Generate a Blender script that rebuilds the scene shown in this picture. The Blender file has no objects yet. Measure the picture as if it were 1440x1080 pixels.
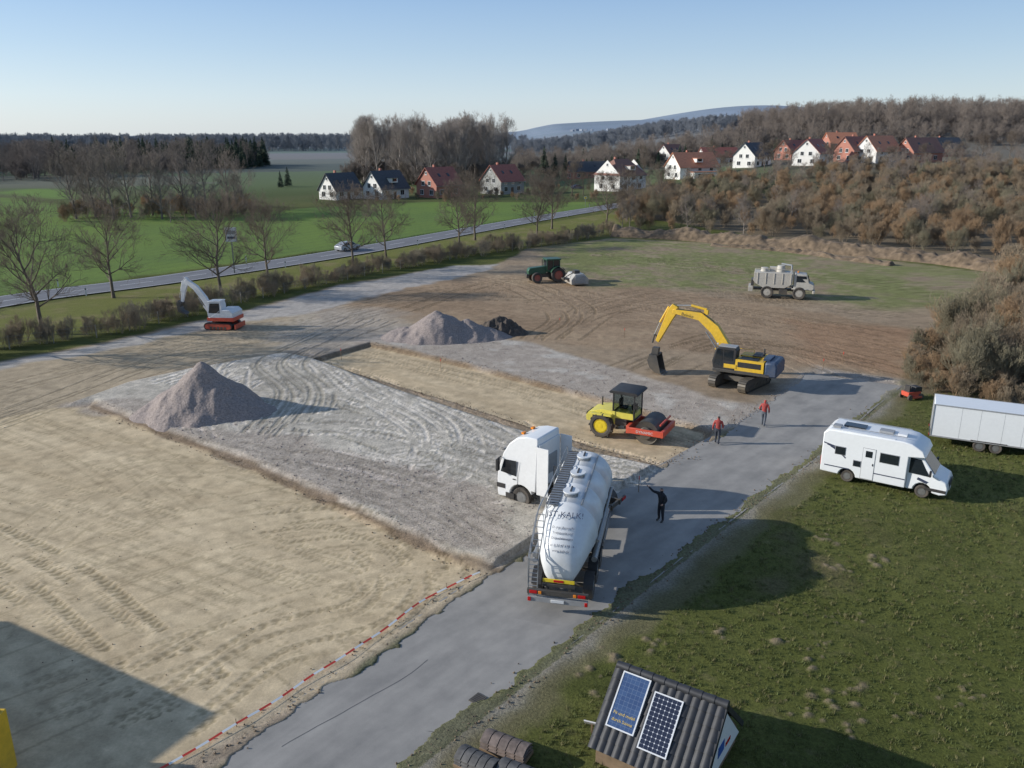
import bpy, bmesh, math, random, numpy as np
from mathutils import Vector, Matrix
rad=math.radians
F=1165.0; H=18.0; TH=math.atan(350/1165); C=math.cos(TH); S=math.sin(TH)
random.seed(4); rng=np.random.default_rng(7)
scene=bpy.context.scene
# ---------------------------------------------------------------- terrain
def sm(t):
    t=np.clip(t,0,1); return t*t*(3-2*t)
def terr(x,y):
    x=np.asarray(x,dtype=float); y=np.asarray(y,dtype=float)
    z=8.5*sm((y-190)/140)*sm((x-10)/110)
    z=z+15*sm((y-340)/180)*sm((x-60)/160)
    z=z+195*np.exp(-((x-1750)/1000)**2-((y-6200)/1300)**2)
    z=z+60*np.exp(-((x-700)/900)**2-((y-4200)/700)**2)
    z=z+16*np.exp(-((x+1500)/1800)**2-((y-2900)/500)**2)
    return z
_ts=np.concatenate([np.arange(15,400,.25),np.arange(400,6000,4.)])
def G(u,v):
    a=(u-720)/F; b=(v-540)/F
    den=S+b*C
    x=a*_ts; y=(C-b*S)*_ts; z=H-den*_ts
    h=z-terr(x,y)
    i=int(np.argmax(h<0))
    if h[i]>=0: i=len(_ts)-1
    if i==0: i=1
    k=h[i-1]/(h[i-1]-h[i]+1e-9); t=_ts[i-1]+(_ts[i]-_ts[i-1])*k
    return (a*t,(C-b*S)*t)
def G3(u,v):
    x,y=G(u,v); return Vector((x,y,float(terr(x,y))))
def GP(l): return [G(u,v) for u,v in l]
# ---------------------------------------------------------------- numpy noise
def _h(i,j,s):
    v=np.sin(i*127.1+j*311.7+s*74.7)*43758.5453
    return v-np.floor(v)
def vn(x,y,s=0):
    xi=np.floor(x); yi=np.floor(y); fx=x-xi; fy=y-yi
    fx=fx*fx*(3-2*fx); fy=fy*fy*(3-2*fy)
    a=_h(xi,yi,s); b=_h(xi+1,yi,s); c=_h(xi,yi+1,s); d=_h(xi+1,yi+1,s)
    return (a*(1-fx)+b*fx)*(1-fy)+(c*(1-fx)+d*fx)*fy
def fbm(x,y,o=3,s=0):
    r=0;amp=1;t=0
    for k in range(o):
        r=r+amp*vn(x*2**k+k*17.3,y*2**k+k*9.1,s+k*13.7); t+=amp; amp*=.5
    return r/t-.5
# ---------------------------------------------------------------- materials
MATS={}
def mat(name,col,rough=.6,metal=0.,var=.12,scale=6.,dirt=0.,dcol=(.25,.2,.14),bump=0.,bscale=20.,spec=.5):
    if name in MATS: return MATS[name]
    m=bpy.data.materials.new(name); m.use_nodes=True; nt=m.node_tree; N=nt.nodes; L=nt.links
    b=N['Principled BSDF']; b.inputs['Roughness'].default_value=rough; b.inputs['Metallic'].default_value=metal
    b.inputs['Specular IOR Level'].default_value=spec
    tc=N.new('ShaderNodeTexCoord'); no=N.new('ShaderNodeTexNoise'); no.inputs['Scale'].default_value=scale; no.inputs['Detail'].default_value=5
    L.new(tc.outputs['Object'],no.inputs['Vector'])
    r=N.new('ShaderNodeMapRange'); r.inputs[1].default_value=.3; r.inputs[2].default_value=.7; r.inputs[3].default_value=1-var; r.inputs[4].default_value=1+var*.6
    L.new(no.outputs[0],r.inputs[0])
    mx=N.new('ShaderNodeVectorMath'); mx.operation='SCALE'; mx.inputs[0].default_value=col[:3]
    L.new(r.outputs[0],mx.inputs['Scale']); out=mx.outputs[0]
    if dirt>0:
        n2=N.new('ShaderNodeTexNoise'); n2.inputs['Scale'].default_value=1.1; n2.inputs['Detail'].default_value=7; n2.inputs['Roughness'].default_value=.62
        L.new(tc.outputs['Object'],n2.inputs['Vector'])
        r2=N.new('ShaderNodeMapRange'); r2.inputs[1].default_value=.45; r2.inputs[2].default_value=.8; r2.inputs[3].default_value=dirt*.12; r2.inputs[4].default_value=dirt
        L.new(n2.outputs[0],r2.inputs[0])
        sp=N.new('ShaderNodeSeparateXYZ'); L.new(tc.outputs['Object'],sp.inputs[0])
        r3=N.new('ShaderNodeMapRange'); r3.inputs[1].default_value=.3; r3.inputs[2].default_value=1.5; r3.inputs[3].default_value=dirt*.7; r3.inputs[4].default_value=0
        L.new(sp.outputs[2],r3.inputs[0])
        ad=N.new('ShaderNodeMath'); ad.operation='ADD'; ad.use_clamp=True; L.new(r2.outputs[0],ad.inputs[0]); L.new(r3.outputs[0],ad.inputs[1])
        mm=N.new('ShaderNodeMix'); mm.data_type='RGBA'; L.new(ad.outputs[0],mm.inputs[0]); L.new(out,mm.inputs[6]); mm.inputs[7].default_value=(*dcol,1)
        out=mm.outputs[2]
    L.new(out,b.inputs['Base Color'])
    if bump>0:
        n3=N.new('ShaderNodeTexNoise'); n3.inputs['Scale'].default_value=bscale; n3.inputs['Detail'].default_value=6
        L.new(tc.outputs['Object'],n3.inputs['Vector'])
        bp=N.new('ShaderNodeBump'); bp.inputs['Strength'].default_value=bump; bp.inputs['Distance'].default_value=.05
        L.new(n3.outputs[0],bp.inputs['Height']); L.new(bp.outputs[0],b.inputs['Normal'])
    MATS[name]=m; return m
white=mat('white_paint',(.72,.73,.74),.35,dirt=.35,dcol=(.42,.39,.34))
tankw=mat('tank_paint',(.70,.71,.71),.3,dirt=.5,dcol=(.40,.37,.32),var=.05)
cabw=mat('cab_white',(.76,.76,.75),.3,dirt=.14,dcol=(.4,.37,.32),var=.04)
mhw=mat('motorhome_white',(.76,.77,.77),.3,dirt=.08,dcol=(.45,.43,.4),var=.03)
black=mat('black_plastic',(.02,.02,.022),.55,dirt=.25,dcol=(.12,.1,.08))
rubber=mat('tyre_rubber',(.025,.025,.026),.85,dirt=.5,dcol=(.16,.13,.1))
steel=mat('steel',(.32,.33,.34),.45,.6,dirt=.4,dcol=(.2,.17,.13))
dsteel=mat('dark_steel',(.06,.06,.062),.5,.3,dirt=.6,dcol=(.17,.14,.1))
glass=mat('window_glass',(.015,.02,.025),.06,spec=.8)
yellow=mat('machine_yellow',(.70,.43,.025),.45,dirt=.35,dcol=(.4,.3,.15))
yellow2=mat('roller_yellow',(.70,.60,.09),.42,dirt=.3,dcol=(.4,.33,.18))
red=mat('machine_red',(.62,.06,.03),.42,dirt=.25,dcol=(.35,.2,.12))
blue=mat('machine_blue',(.03,.06,.12),.45,dirt=.35)
green=mat('tractor_green',(.02,.09,.05),.4,dirt=.3,dcol=(.2,.17,.12))
beige=mat('dusty_beige',(.50,.47,.41),.65,dirt=.5,dcol=(.36,.31,.25))
grey=mat('grey_paint',(.3,.31,.32),.5,dirt=.2)
lred=mat('lamp_red',(.5,.01,.01),.25)
orange=mat('lamp_orange',(.8,.25,.02),.25)
ylw=mat('reflector_yellow',(.75,.55,.03),.4)
lampw=mat('lamp_clear',(.6,.62,.65),.15)
dotm=mat('decal_dark',(.04,.05,.09),.5)
# ---------------------------------------------------------------- mesh helper
def mkobj(name,verts,faces,mats,midx=None,smooth=True,ang=35,parent=None,bevel=0,loc=None,rotz=None):
    me=bpy.data.meshes.new(name); me.from_pydata([tuple(v) for v in verts],[],faces)
    for m in mats: me.materials.append(m)
    if midx is not None: me.polygons.foreach_set('material_index',np.array(midx,dtype=np.int32))
    if smooth:
        me.polygons.foreach_set('use_smooth',np.ones(len(me.polygons),dtype=bool)); me.set_sharp_from_angle(angle=rad(ang))
    me.update()
    o=bpy.data.objects.new(name,me); scene.collection.objects.link(o)
    if parent: o.parent=parent
    if loc is not None: o.location=loc
    if rotz is not None: o.rotation_euler=(0,0,rotz)
    if bevel>0:
        b=o.modifiers.new('Bevel','BEVEL'); b.width=bevel; b.segments=2; b.limit_method='ANGLE'; b.angle_limit=rad(40)
    return o
class P:
    def __init__(s): s.v=[]; s.f=[]; s.mi=[]; s.mats=[]; s.M=Matrix()
    def add(s,vs,fs,m):
        if m not in s.mats: s.mats.append(m)
        k=s.mats.index(m); n=len(s.v)
        s.v+= [s.M@Vector(v) for v in vs]
        s.f+= [tuple(i+n for i in f) for f in fs]; s.mi+=[k]*len(fs); return s
    def box(s,c,d,m,rot=None):
        x,y,z=d[0]/2,d[1]/2,d[2]/2
        vs=[Vector(q) for q in((-x,-y,-z),(x,-y,-z),(x,y,-z),(-x,y,-z),(-x,-y,z),(x,-y,z),(x,y,z),(-x,y,z))]
        if rot is not None:
            R=Matrix.Rotation(rot[2],3,'Z')@Matrix.Rotation(rot[1],3,'Y')@Matrix.Rotation(rot[0],3,'X')
            vs=[R@q for q in vs]
        c=Vector(c)
        return s.add([q+c for q in vs],[(0,3,2,1),(4,5,6,7),(0,1,5,4),(1,2,6,5),(2,3,7,6),(3,0,4,7)],m)
    def prism(s,pts,y0,y1,m,ins=None):
        n=len(pts); f=(lambda z:0) if ins is None else ins
        vs=[(x,y0+f(z),z) for x,z in pts]+[(x,y1-f(z),z) for x,z in pts]
        A=sum(pts[i][0]*pts[(i+1)%n][1]-pts[(i+1)%n][0]*pts[i][1] for i in range(n))
        fs=[tuple(range(n)),tuple(range(2*n-1,n-1,-1))]+[((i+1)%n,i,i+n,(i+1)%n+n) for i in range(n)]
        if A<0: fs=[tuple(reversed(q)) for q in fs]
        return s.add(vs,fs,m)
    def cyl(s,p0,p1,r0,r1,m,n=16,caps=True):
        p0=Vector(p0);p1=Vector(p1);d=(p1-p0).normalized()
        ref=Vector((0,0,1)) if abs(d.z)<.9 else Vector((1,0,0))
        a=d.cross(ref).normalized();b=d.cross(a)
        vs=[];
        for p,r in((p0,r0),(p1,r1)):
            for i in range(n):
                t=2*math.pi*i/n; vs.append(p+(a*math.cos(t)+b*math.sin(t))*r)
        fs=[(i,(i+1)%n,(i+1)%n+n,i+n) for i in range(n)]
        if caps: fs+=[tuple(range(n-1,-1,-1)),tuple(range(n,2*n))]
        return s.add(vs,fs,m)
    def lathe(s,prof,c,ax,m,n=24):
        ax=Vector(ax).normalized(); c=Vector(c); ref=Vector((0,0,1)) if abs(ax.z)<.9 else Vector((1,0,0))
        a=ax.cross(ref).normalized();b=ax.cross(a); vs=[];fs=[]
        for h,r in prof:
            for i in range(n):
                t=2*math.pi*i/n; vs.append(c+ax*h+(a*math.cos(t)+b*math.sin(t))*r)
        for k in range(len(prof)-1):
            for i in range(n):
                fs.append((k*n+i,k*n+(i+1)%n,(k+1)*n+(i+1)%n,(k+1)*n+i))
        fs.append(tuple(range(n-1,-1,-1))); fs.append(tuple(range((len(prof)-1)*n,len(prof)*n)))
        return s.add(vs,fs,m)
    def tube(s,path,r,m,n=8):
        for i in range(len(path)-1): s.cyl(path[i],path[i+1],r,r,m,n)
        return s
    def wheel(s,c,r,w,rim,n=28):
        h=w/2
        s.lathe([(-h*.8,r*.6),(-h,r*.72),(-h*.95,r*.93),(-h*.6,r),(h*.6,r),(h*.95,r*.93),(h,r*.72),(h*.8,r*.6)],c,(0,1,0),rubber,n)
        s.lathe([(-h*.86,r*.6),(-h*.86,r*.5),(-h*.5,r*.42),(-h*.5,r*.2),(-h*.9,r*.17),(-h*.92,.02),(h*.92,.02),(h*.9,r*.17),(h*.5,r*.2),(h*.5,r*.42),(h*.86,r*.5),(h*.86,r*.6)],c,(0,1,0),rim,n)
        return s
    def quad(s,a,b,c,d,m): return s.add([a,b,c,d],[(0,1,2,3)],m)
    def obj(s,name,parent=None,bevel=0,ang=35,loc=None,rotz=None):
        return mkobj(name,s.v,s.f,s.mats,s.mi,parent=parent,bevel=bevel,ang=ang,loc=loc,rotz=rotz)
def empty(name,loc,rotz=0,scale=1):
    e=bpy.data.objects.new(name,None); e.empty_display_size=.5; scene.collection.objects.link(e)
    e.location=loc; e.rotation_euler=(0,0,rotz); e.scale=(scale,)*3; return e
def text(body,size,mtx,m,name,parent,ext=.002,align='CENTER'):
    cu=bpy.data.curves.new(name,'FONT'); cu.body=body; cu.size=size; cu.extrude=ext; cu.align_x=align; cu.resolution_u=2
    o=bpy.data.objects.new(name,cu); scene.collection.objects.link(o); o.data.materials.append(m)
    o.parent=parent; o.matrix_local=mtx; return o
# ---------------------------------------------------------------- ground grid
xf=np.arange(-35,31,.09); xr=[xf[-1]]; st=.09
while xr[-1]<7500: st*=1.055; xr.append(xr[-1]+st)
xl=[xf[0]]; st=.09
while xl[-1]>-7500: st*=1.055; xl.append(xl[-1]-st)
xs=np.array(list(reversed(xl[1:]))+list(xf)+xr[1:])
yl=[17.]
while yl[-1]<11000: yl.append(yl[-1]+.065*(yl[-1]/20)**1.25)
yb=[17.];st=.2
while yb[-1]>-300: st*=1.15; yb.append(yb[-1]-st)
ys=np.array(list(reversed(yb[1:]))+yl)
nx,ny=len(xs),len(ys)
X,Y=np.meshgrid(xs,ys)
Z=terr(X,Y)
col=np.zeros((ny,nx,4))
def lay(c,mask,color,alpha=None):
    for k in range(3): c[...,k]=c[...,k]*(1-mask)+color[k]*mask
    if alpha is not None: c[...,3]=c[...,3]*(1-mask)+alpha*mask
n1=fbm(X/40,Y/40,3,1)
lay(col,np.ones_like(X),(.075,.095,.03),1.)
lay(col,sm(.5+n1*3),(.11,.115,.045))
cx=np.floor((X*.8+Y*.3)/170+.3*n1); cy=np.floor((Y*.9-X*.35)/110+.3*n1); hh=_h(cx,cy,3.)
farm=sm((Y-250)/80)
for lo,hi,cc in((0,.3,(.11,.145,.055)),(.3,.55,(.20,.17,.13)),(.55,.8,(.14,.14,.09)),(.8,1,(.09,.10,.065))):
    lay(col,farm*((hh>=lo)&(hh<hi)),cc)
lay(col,sm((X-60)/60)*sm((Y-200)/60)*(1-sm((Y-900)/300))*.85,(.16,.13,.09))
D=np.hypot(X,Y)
nh=fbm(X/260,Y/260,4,31)
lay(col,.93*(1-np.exp(-np.clip(D-280,0,None)/1300)),(.245,.30,.375))  # aerial haze painted into the ground colour, growing with distance
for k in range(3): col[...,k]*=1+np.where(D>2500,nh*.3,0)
ix0,ix1=np.searchsorted(xs,-170),np.searchsorted(xs,170); iy0,iy1=np.searchsorted(ys,-10),np.searchsorted(ys,330)
sl=(slice(iy0,iy1),slice(ix0,ix1)); Xn=X[sl];Yn=Y[sl];cn=col[sl];Zn=Z[sl]
def sdf(Pl,X,Y):
    d=np.full(X.shape,1e9); ins=np.zeros(X.shape,bool); n=len(Pl)
    for i in range(n):
        ax,ay=Pl[i];bx,by=Pl[(i+1)%n]; ex,ey=bx-ax,by-ay
        wx=X-ax;wy=Y-ay; t=np.clip((wx*ex+wy*ey)/(ex*ex+ey*ey+1e-9),0,1)
        d=np.minimum(d,(wx-ex*t)**2+(wy-ey*t)**2)
        c=((ay>Y)!=(by>Y))&(X<(bx-ax)*(Y-ay)/((by-ay)+1e-12)+ax); ins^=c
    d=np.sqrt(d); return np.where(ins,-d,d)
nA=fbm(Xn/2.2,Yn/2.2,4,5); nB=fbm(Xn/9,Yn/9,3,6); nC=fbm(Xn*2.2,Yn*2.2,3,7)
def zone(px,w=.5,jit=1.2,world=False):
    s=sdf(px if world else GP(px),Xn,Yn); return sm(.5-(s+nA*jit)/w), s
near=1-sm((Yn-200)/60)
lay(cn,near,(.095,.105,.025),1.)
lay(cn,near*sm(nB*3+.5)*.6,(.135,.14,.04)); lay(cn,near*sm(nA*5-.3)*.4,(.05,.06,.016)); lay(cn,near*sm(nC*4-.6)*.5,(.17,.15,.07)); lay(cn,near*sm(nB*4-.5)*.5,(.16,.135,.065))
m,_=zone([(-900,340),(-300,285),(0,277),(90,290),(350,300),(450,291),(600,284),(850,284),(835,293),(480,349),(0,416),(-500,500)],3,2)
stripe=.5+.5*np.sin((Xn*.85-Yn*.52)*2*np.pi/3.0)
gc=np.stack([.135+.05*nB+.012*stripe,.195+.06*nB+.02*stripe,.048+0*nB],-1)
for k in range(3): cn[...,k]=cn[...,k]*(1-m)+gc[...,k]*m
m,_=zone([(-900,300),(-300,268),(0,262),(100,268),(90,281),(0,272),(-300,279)],3,2); lay(cn,m,(.15,.23,.055))
m,_=zone([(-500,560),(0,437),(470,364),(850,300),(900,296),(860,325),(640,352),(480,385),(330,420),(150,455),(0,485),(-500,620)],2,1.5)
lay(cn,m,(.17,.175,.045)); lay(cn,m*sm(nA*4),(.22,.19,.08))
m,_=zone([(860,300),(920,285),(1440,240),(2200,240),(2200,700),(1460,580),(1275,545),(1290,490),(1400,430),(1440,375),(1150,345)],2,2)
lay(cn,m,(.18,.14,.09))
# site soils
SITE=[(-500,640),(0,508),(150,480),(330,440),(480,400),(640,374),(700,372),(740,350),(860,335),(1010,342),(1200,360),(1400,385),(1375,430),(1300,480),(1265,535),(1250,548),(1160,530),(1040,600),(865,700),(690,815),(480,960),(300,1100),(-500,1500)]
mS,sS=zone(SITE,1.0,1.5)
soil=np.stack([.32+.10*nB+.10*nA,.24+.075*nB+.075*nA,.16+.05*nB+.05*nA],-1)
for k in range(3): cn[...,k]=cn[...,k]*(1-mS)+soil[...,k]*mS
cn[...,3]=cn[...,3]*(1-mS)+.5*mS
m,_=zone([(540,405),(700,385),(860,395),(1060,425),(1300,465),(1262,530),(1150,520),(1000,500),(720,478),(600,455),(480,430)],3,4)
lay(cn,m*.7,(.34,.235,.145)); lay(cn,m*sm(nB*4+nA*2)*.5,(.42,.315,.20)); lay(cn,m*sm(nB*-4+nA*2-.2)*.5,(.23,.155,.095))
m,_=zone([(1110,450),(1290,465),(1262,528),(1130,505)],3,4); lay(cn,m*.5,(.32,.18,.10))
# sparse grass at the back of the site
m,_=zone([(760,350),(860,336),(1010,343),(1410,384),(1390,432),(1250,436),(1060,410),(830,404),(780,374)],5,5)
lay(cn,m*sm(.85+nB*2+nA*2.5)*.9,(.185,.20,.07),.95); lay(cn,m*sm(nA*5-.4)*.8,(.32,.255,.16),.7); lay(cn,m*sm(-nA*5-.6)*.6,(.12,.15,.045))
m,_=zone([(-500,640),(0,512),(330,447),(440,440),(470,470),(400,500),(250,520),(100,570),(0,600),(-500,760)],2,3)
lay(cn,m*.85,(.42,.335,.225),.3)
m,_=zone([(-500,625),(0,508),(150,483),(330,442),(480,402),(640,374),(700,372),(690,380),(560,408),(430,442),(330,455),(150,492),(0,520),(-500,650)],1.2,2.0)
lay(cn,m*.75,(.44,.415,.385),.4)
m,_=zone([(400,455),(480,430),(560,440),(600,470),(540,490),(450,505),(380,500)],4,5); lay(cn,m*.6,(.43,.38,.32),.5)
# foreground sand
A=[(-500,760),(0,590),(70,575),(130,572),(230,615),(330,650),(450,705),(560,755),(640,792),(690,806),(480,955),(260,1075),(100,1160),(-500,1500)]
mA,sA=zone(A,.6,.6)
ang=rad(-28); Ur=Xn*math.cos(ang)+Yn*math.sin(ang); Vr=-Xn*math.sin(ang)+Yn*math.cos(ang)
nS=fbm(Ur/8,Vr/.4,4,11); nS2=fbm(Ur/16,Vr/1.7,3,12)
a3=rad(35);Uq=Xn*math.cos(a3)+Yn*math.sin(a3); Vq=-Xn*math.sin(a3)+Yn*math.cos(a3); nQ=fbm(Uq/8,Vq/.4,3,15)
sand=np.stack([.53+.10*nS+.13*nS2+.08*nA+.08*nQ+.12*nB,.415+.088*nS+.11*nS2+.07*nA+.07*nQ+.105*nB,.262+.06*nS+.08*nS2+.05*nA+.05*nQ+.075*nB],-1)
for k in range(3): cn[...,k]=cn[...,k]*(1-mA)+sand[...,k]*mA
cn[...,3]=cn[...,3]*(1-mA)+.15*mA
lay(cn,mA*sm(1-np.abs(nB+.02)/.035)*.18,(.34,.25,.15))
# grey lime / gravel bed
B=[(90,572),(180,540),(270,520),(400,498),(440,505),(540,543),(700,597),(830,638),(945,662),(890,700),(750,770),(700,800),(640,786),(560,748),(450,697),(330,643),(230,608),(130,568)]
mB,sB=zone(B,.5,.8)
lime=np.stack([.47+.14*nB+.18*nA+.12*nC,.42+.125*nB+.16*nA+.105*nC,.345+.10*nB+.13*nA+.085*nC],-1)
for k in range(3): cn[...,k]=cn[...,k]*(1-mB)+lime[...,k]*mB
cn[...,3]=cn[...,3]*(1-mB)+.75*mB
m,_=zone([(100,570),(200,560),(240,600),(420,615),(560,660),(680,690),(735,760),(700,800),(640,786),(560,748),(450,697),(330,643),(230,608)],1.2,2.6)
lay(cn,m*.75,(.40,.335,.275),.95)
line=lambda pts:sdf(pts+list(reversed(pts)),Xn,Yn)
dl=line(GP([(130,572),(230,611),(330,647),(450,701),(560,752),(640,790),(700,803)]))
lay(cn,sm(1.3-np.abs(dl+nA*.9)/.28)*.75,(.20,.135,.08),.9)
Cc=[(440,505),(520,482),(640,508),(830,556),(1000,604),(985,640),(925,652),(830,625),(640,565),(540,535)]
mC,sC=zone(Cc,.25,.35)
ang2=math.atan2(G(990,620)[1]-G(480,492)[1],G(990,620)[0]-G(480,492)[0]); U2=Xn*math.cos(ang2)+Yn*math.sin(ang2);V2=-Xn*math.sin(ang2)+Yn*math.cos(ang2)
n4=fbm(U2/9,V2/.4,4,21)
tan=np.stack([.51+.16*n4+.07*nA,.395+.14*n4+.06*nA,.25+.10*n4+.04*nA],-1)
for k in range(3): cn[...,k]=cn[...,k]*(1-mC)+tan[...,k]*mC
cn[...,3]=cn[...,3]*(1-mC)+.15*mC
lay(cn,sm(1.4-np.abs(sC+nA*.7)/.3)*.8,(.20,.135,.08),.9)
Dd=[(500,480),(560,466),(640,470),(740,480),(900,527),(1000,560),(1085,572),(1040,602),(1000,604),(830,554),(640,506),(530,481)]
m,_=zone(Dd,1.,1.6); lay(cn,m*.85,(.43,.37,.31),.95); lay(cn,m*sm(nA*5),(.50,.45,.385))
# carriageway outline and shoulders
ROADL=[(-27,-5),(-8.8,20.3),(-1.1,31.2),(5.2,39.4),(14.5,50.3),(20,57.5),(24.,63.5)]
ROADR=[(-21,-5),(-3.4,20.3),(3.0,28.2),(10.2,36.9),(17.5,45.4),(24.6,54.5),(29.5,60.5)]
RP=ROADL+list(reversed(ROADR))
sR=sdf(RP,Xn,Yn)
shl=sm(1.0-np.abs(sR-.5+nA*1.3)/1.1)
right=(Xn*.77-Yn*.64)>(-3.4*.77-20.3*.64+.5)
lay(cn,shl*np.where(right,.85,.35),(.31,.275,.23),1.)
lay(cn,sm(1.2-np.abs(sR-1.5+nA*2)/.8)*np.where(right,.5,0),(.20,.165,.11),1.)
m,_=zone([(1150,515),(1262,535),(1250,560),(1150,545),(1060,590),(1040,600)],1.5,1.6); lay(cn,m*.7,(.38,.34,.30),.8)
m,_=zone([(1080,700),(1200,690),(1290,780),(1240,900),(1000,880),(900,860)],3,4,); lay(cn,m*sm(nA*3+.1)*.45,(.18,.135,.08))
for q_ in range(26):
    u,v=random.uniform(800,1430),random.uniform(760,1060)
    if q_<17: u,v,r=[(1170,990,.35),(1195,975,.3),(1120,1000,.25),(870,930,.4),(770,985,.4),(840,960,.3),(1190,1030,.3),(1280,1005,.25),(1330,985,.2),(970,985,.25),(1090,900,.3),(1130,925,.3),(1010,890,.3),(930,905,.3),(1180,800,.4),(1240,790,.4),(1160,760,.4)][q_]
    else: r=.16
    gx,gy=G(u,v)
    if gx*.77-gy*.64< -14: continue
    for q in range(5):
        px,py=gx+random.gauss(0,.3),gy+random.gauss(0,.3); rr=r*random.uniform(.3,.7)
        w=sm(1.2-np.hypot(Xn-px,Yn-py)/rr+nC*1.2); lay(cn,w*.8,(.26,.20,.13),1.); Zn+=w*.06
# heights
Zn+=nA*.05*mS*(1-.75*mA)+nC*.03*(1-mS)+nC*.02*mB+nA*.08*(1-mS)
Zn+=.28*sm(.5-(sB+.1)/.7)*(1-sm(.5-sC/.5))
Zn-=.30*sm(.5-sC/.5)
Zn+=.10*sm(1-np.abs(dl+.1)/.5)*(1+3*nA)
# wheel ruts
trk=np.zeros_like(Xn); xs_n=xs[ix0:ix1]; ys_n=ys[iy0:iy1]; dz=np.zeros_like(Xn)
def crom(pts,step=.05):
    p=[Vector((*q,0)) for q in pts]; p=[p[0]*2-p[1]]+p+[p[-1]*2-p[-2]]; out=[]
    for i in range(1,len(p)-2):
        n=max(2,int((p[i+1]-p[i]).length/step)); t=np.linspace(0,1,n,endpoint=False)[:,None]
        a,b,c,d=[np.array(q)[None,:2] for q in p[i-1:i+3]]
        out.append(.5*((2*b)+(-a+c)*t+(2*a-5*b+4*c-d)*t*t+(-a+3*b-3*c+d)*t**3))
    return np.concatenate(out)
def rut(px,w=.42,gauge=2.,tone=-.25,depth=.03,lug=.36,world=False,fade=0.,rim=.5):
    pts=crom(px if world else GP(px)); d=np.gradient(pts,axis=0); d/=np.linalg.norm(d,axis=1)[:,None]+1e-9
    nrm=np.stack([-d[:,1],d[:,0]],1); s=np.arange(len(pts))*.05
    patch=sm((vn(s/3,s*0,random.random()*99)-fade)*4)
    for sd in(-.5,.5) if gauge>0 else (0,):
        o=np.arange(-w/2,w/2+.001,.04)
        PX=pts[:,0,None]+nrm[:,0,None]*(sd*gauge+o); PY=pts[:,1,None]+nrm[:,1,None]*(sd*gauge+o)
        i=np.clip(np.searchsorted(xs_n,PX),0,len(xs_n)-1); j=np.clip(np.searchsorted(ys_n,PY),0,len(ys_n)-1)
        e=np.abs(o)/(w/2+1e-6); lg=.6+.4*np.sign(np.sin(2*np.pi*(s[:,None]+np.abs(o)*.8)/lug)) if lug else np.ones((len(s),1))
        t=tone*lg*(1-.2*e)[None]*patch[:,None]; t=np.where(e[None]>.85,-tone*rim*patch[:,None],t)
        trk[j,i]=t; dz[j,i]=np.where(e[None]>.85,.6*depth,-depth*(1 if not lug else lg))*patch[:,None]
def fam(base,n,jx,jy,**k):
    for q in range(n):
        ox=random.uniform(-jx,jx);oy=random.uniform(-jy,jy)
        rut([(u+ox+random.uniform(-8,8),v+oy*(.4+.6*abs(v-400)/500)+random.uniform(-3,3)) for u,v in base],**k)
T=dict(rim=.2); Ln=dict(rim=.15,lug=0,depth=.012); Ls=dict(rim=0,lug=0,depth=.003,w=.1)
# long fine wheel lines on the rolled sand
fam([(-60,640),(120,690),(300,740),(480,790),(610,830)],6,60,130,tone=-.24,fade=.2,**Ls)
fam([(-40,760),(150,800),(330,870),(430,930)],4,60,90,tone=-.24,fade=.2,**Ls)
fam([(0,860),(200,780),(420,735),(560,752)],5,60,80,tone=-.22,fade=.2,**Ls)
fam([(-30,980),(180,900),(400,820),(600,800)],4,50,80,tone=-.22,fade=.2,**Ls)
fam([(-60,560),(60,600),(160,640),(260,720)],4,30,20,tone=-.22,fade=.2,**Ls)
fam([(-30,900),(60,760),(200,660),(320,655)],3,50,40,tone=-.2,fade=.25,**Ls)
# ribbed tracks
fam([(-60,640),(120,690),(300,740),(480,790),(600,830)],2,40,80,tone=-.28,depth=.008,fade=.25,**T)
fam([(-60,720),(80,790),(200,880),(300,960)],3,50,40,tone=-.45,depth=.02,fade=.15,w=.5,**T)
fam([(150,1010),(330,900),(500,840),(600,800),(570,755),(480,730),(380,740)],3,22,14,tone=-.36,depth=.012,fade=.12,**T)
fam([(60,960),(300,870),(470,820),(640,800)],2,40,50,tone=-.26,depth=.008,fade=.25,**T)
fam([(250,1000),(400,900),(540,860),(580,800),(540,760)],2,20,20,tone=-.36,depth=.012,fade=.12,**T)
fam([(-40,560),(120,520),(330,470),(460,455)],6,20,18,tone=-.26,fade=.15,w=.25,**Ln)
fam([(-60,610),(80,560),(250,500),(420,470),(520,440)],6,20,14,tone=-.28,fade=.15,w=.25,**Ln)
# swirling pale tracks over the lime bed
LB=dict(w=.38,lug=0,depth=.02,rim=.4)
fam([(250,545),(340,520),(440,530),(560,575),(720,630),(900,672)],10,25,34,tone=.42,fade=.05,**LB)
fam([(300,560),(420,560),(560,600),(700,640),(860,668)],6,50,32,tone=-.28,fade=.08,**LB)
fam([(280,600),(340,540),(470,520),(600,570),(640,630),(560,650)],5,30,14,tone=.42,fade=.08,**LB)
fam([(330,610),(300,560),(320,520),(400,505),(450,530),(430,580)],6,26,14,tone=.38,fade=.05,**LB)
fam([(460,520),(520,560),(640,590),(760,650),(860,650)],5,40,16,tone=.45,depth=.02,fade=.1,w=.42,lug=.5)
fam([(700,590),(780,640),(760,690),(680,700)],3,20,10,tone=.4,fade=.1,**LB)
fam([(380,620),(420,560),(390,515),(450,480),(520,450)],6,35,10,tone=-.26,fade=.1,**LB)
fam([(420,600),(560,610),(700,650),(800,640)],4,30,16,tone=.4,depth=.02,fade=.1,w=.42,lug=.5)
fam([(540,560),(620,610),(600,670),(480,650)],4,30,10,tone=.36,fade=.1,**LB)
fam([(330,640),(470,670),(600,710),(700,770)],6,30,16,tone=-.2,fade=.2,w=.3,**Ln)
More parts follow.
